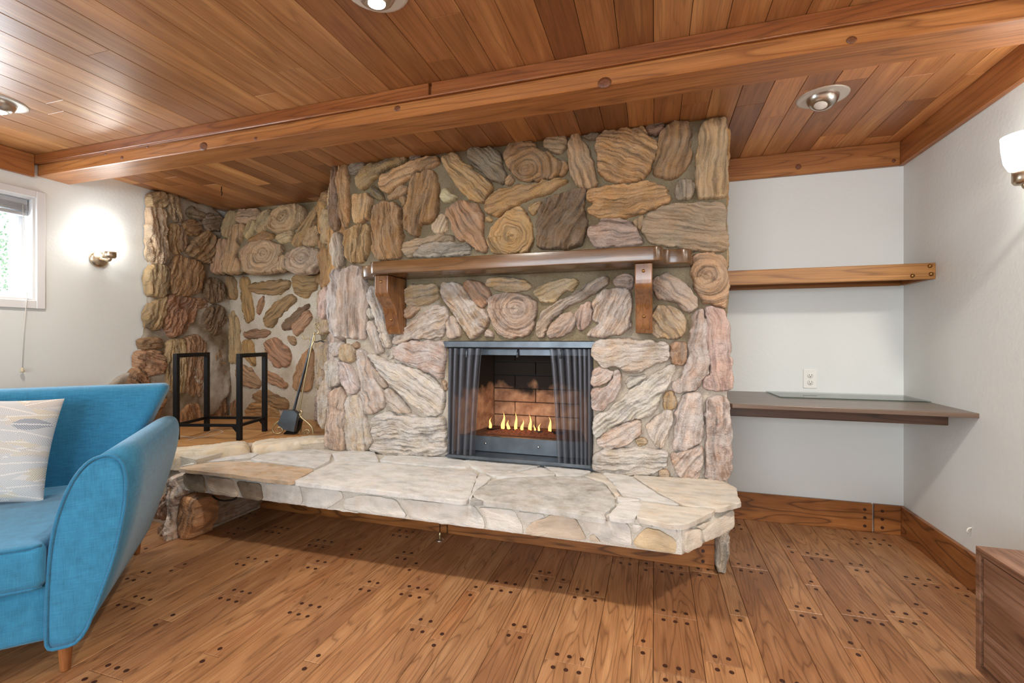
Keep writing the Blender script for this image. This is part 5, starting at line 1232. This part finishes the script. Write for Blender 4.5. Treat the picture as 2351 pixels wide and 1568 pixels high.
mesh_obj('shovel_pan', pan+bk, [(0, 1, 2, 3, 4, 5)]+[(k, (k+1) % 6, 6+(k+1) % 6, 6+k) for k in (0, 1, 2, 4, 5)], M_GREYMETAL, tools)
bb_ = [tp(*p, 0.05) for p in ((430, 1260), (470, 1290), (440, 1400), (390, 1470), (300, 1480), (265, 1440), (330, 1380))]
mesh_obj('brush_head', bb_+[tuple(np.array(p)+0.04*fwd) for p in bb_], [tuple(range(7)), tuple(range(13, 6, -1))]+[(k, 7+k, 7+(k+1) % 7, (k+1) % 7) for k in range(7)], M_IRON, tools)
# white cable on the platform
wc = tube('white_cable', [tuple(p) for p in smooth_path([(*onZ(x, y, 0.45)[:2], 0.4525) for x, y in ((415, 1002), (450, 1006), (480, 1003), (520, 992), (492, 985), (470, 1000), (430, 1012))], 3)], 0.002, M_CORD); tag(wc, 'thin white cable lying loose under the log rack', 'cable')
hk = tube('ceiling_hook', [tuple(p) for p in smooth_path([(-3.06, 2.62, ZC+0.005), (-3.06, 2.62, ZC-0.02), (-3.05, 2.61, ZC-0.035), (-3.035, 2.60, ZC-0.045), (-3.03, 2.60, ZC-0.06), (-3.045, 2.605, ZC-0.072)], 2)], 0.003, M_IRON); tag(hk, 'small black screw hook in the ceiling above the log rack', 'hook')
gk = empty('gas_key', (-1.142, 2.332, 0)); tag(gk, 'brass gas valve key in a floor plate below the hearth', 'gas valve')
lathe('floor_plate', [(0.026, 0.0), (0.026, 0.003), (0.012, 0.009), (0.008, 0.012)], M_STEEL, gk, True, sides=20)
lathe('key_socket', [(0.008, 0.010), (0.008, 0.035), (0.005, 0.04), (0.004, 0.045)], M_BRASS, gk, True, sides=12)
tube('key_rod', [(0, 0, 0.04), (0, 0, 0.270)], 0.0025, M_IRON, gk, True)
cb = tube('black_cable', [tuple(p) for p in smooth_path([tuple(onY(380+x/7.129, 1040+y/7.129, 2.0)) for x, y in ((770, 700), (850, 765), (980, 785), (1100, 770), (1160, 735))], 2)], 0.005, M_CABLE); tag(cb, 'black cable sagging below the hearth slab by the stone foot', 'cable')
nl = tube('wall_hook', [(XR, 2.587, 0.272), (XR-0.012, 2.587, 0.268), (XR-0.018, 2.587, 0.256), (XR-0.012, 2.587, 0.247)], 0.003, M_PLATE); tag(nl, 'tiny white hook on the right wall above the baseboard', 'hook')

# ------------------------------------------------------------------ dresser
dr = empty('walnut_dresser', (1.13, 1.2, 0)); tag(dr, 'low walnut drawer chest against the right wall', 'dresser')
DX0, DX1, DY0, DY1, DZ = 0.95, 1.335, 0.55, 1.789, 0.48
box('top_panel', DX0, DX1, DY0, DY1, DZ-0.020, DZ, M_WALNUT, dr, bev=0.001)
for ya in (DY0, DY1-0.020): box('side_panel', DX0, DX1, ya, ya+0.020, 0.10, DZ-0.020, M_WALNUT, dr, bev=0.001)
box('bottom_panel', DX0, DX1, DY0+0.02, DY1-0.02, 0.10, 0.12, M_WALNUT, dr)
box('back_panel', DX1-0.012, DX1, DY0+0.02, DY1-0.02, 0.12, DZ-0.02, M_WALNUT, dr)
ymid = (DY0+DY1)/2
for ya, yb in ((DY0+0.024, ymid-0.002), (ymid+0.002, DY1-0.024)):
    for za, zb in ((0.124, DZ-0.026),): box('door_front', DX0+0.006, DX0+0.024, ya, yb, za, zb, M_WALNUT, dr, bev=0.0012)
for lx in (DX0+0.05, DX1-0.05):
    for ly in (DY0+0.08, DY1-0.08): lathe('leg', [(0.011, 0), (0.018, 0.10)], M_LEG, dr, False, loc=(lx, ly, 0), sides=14)
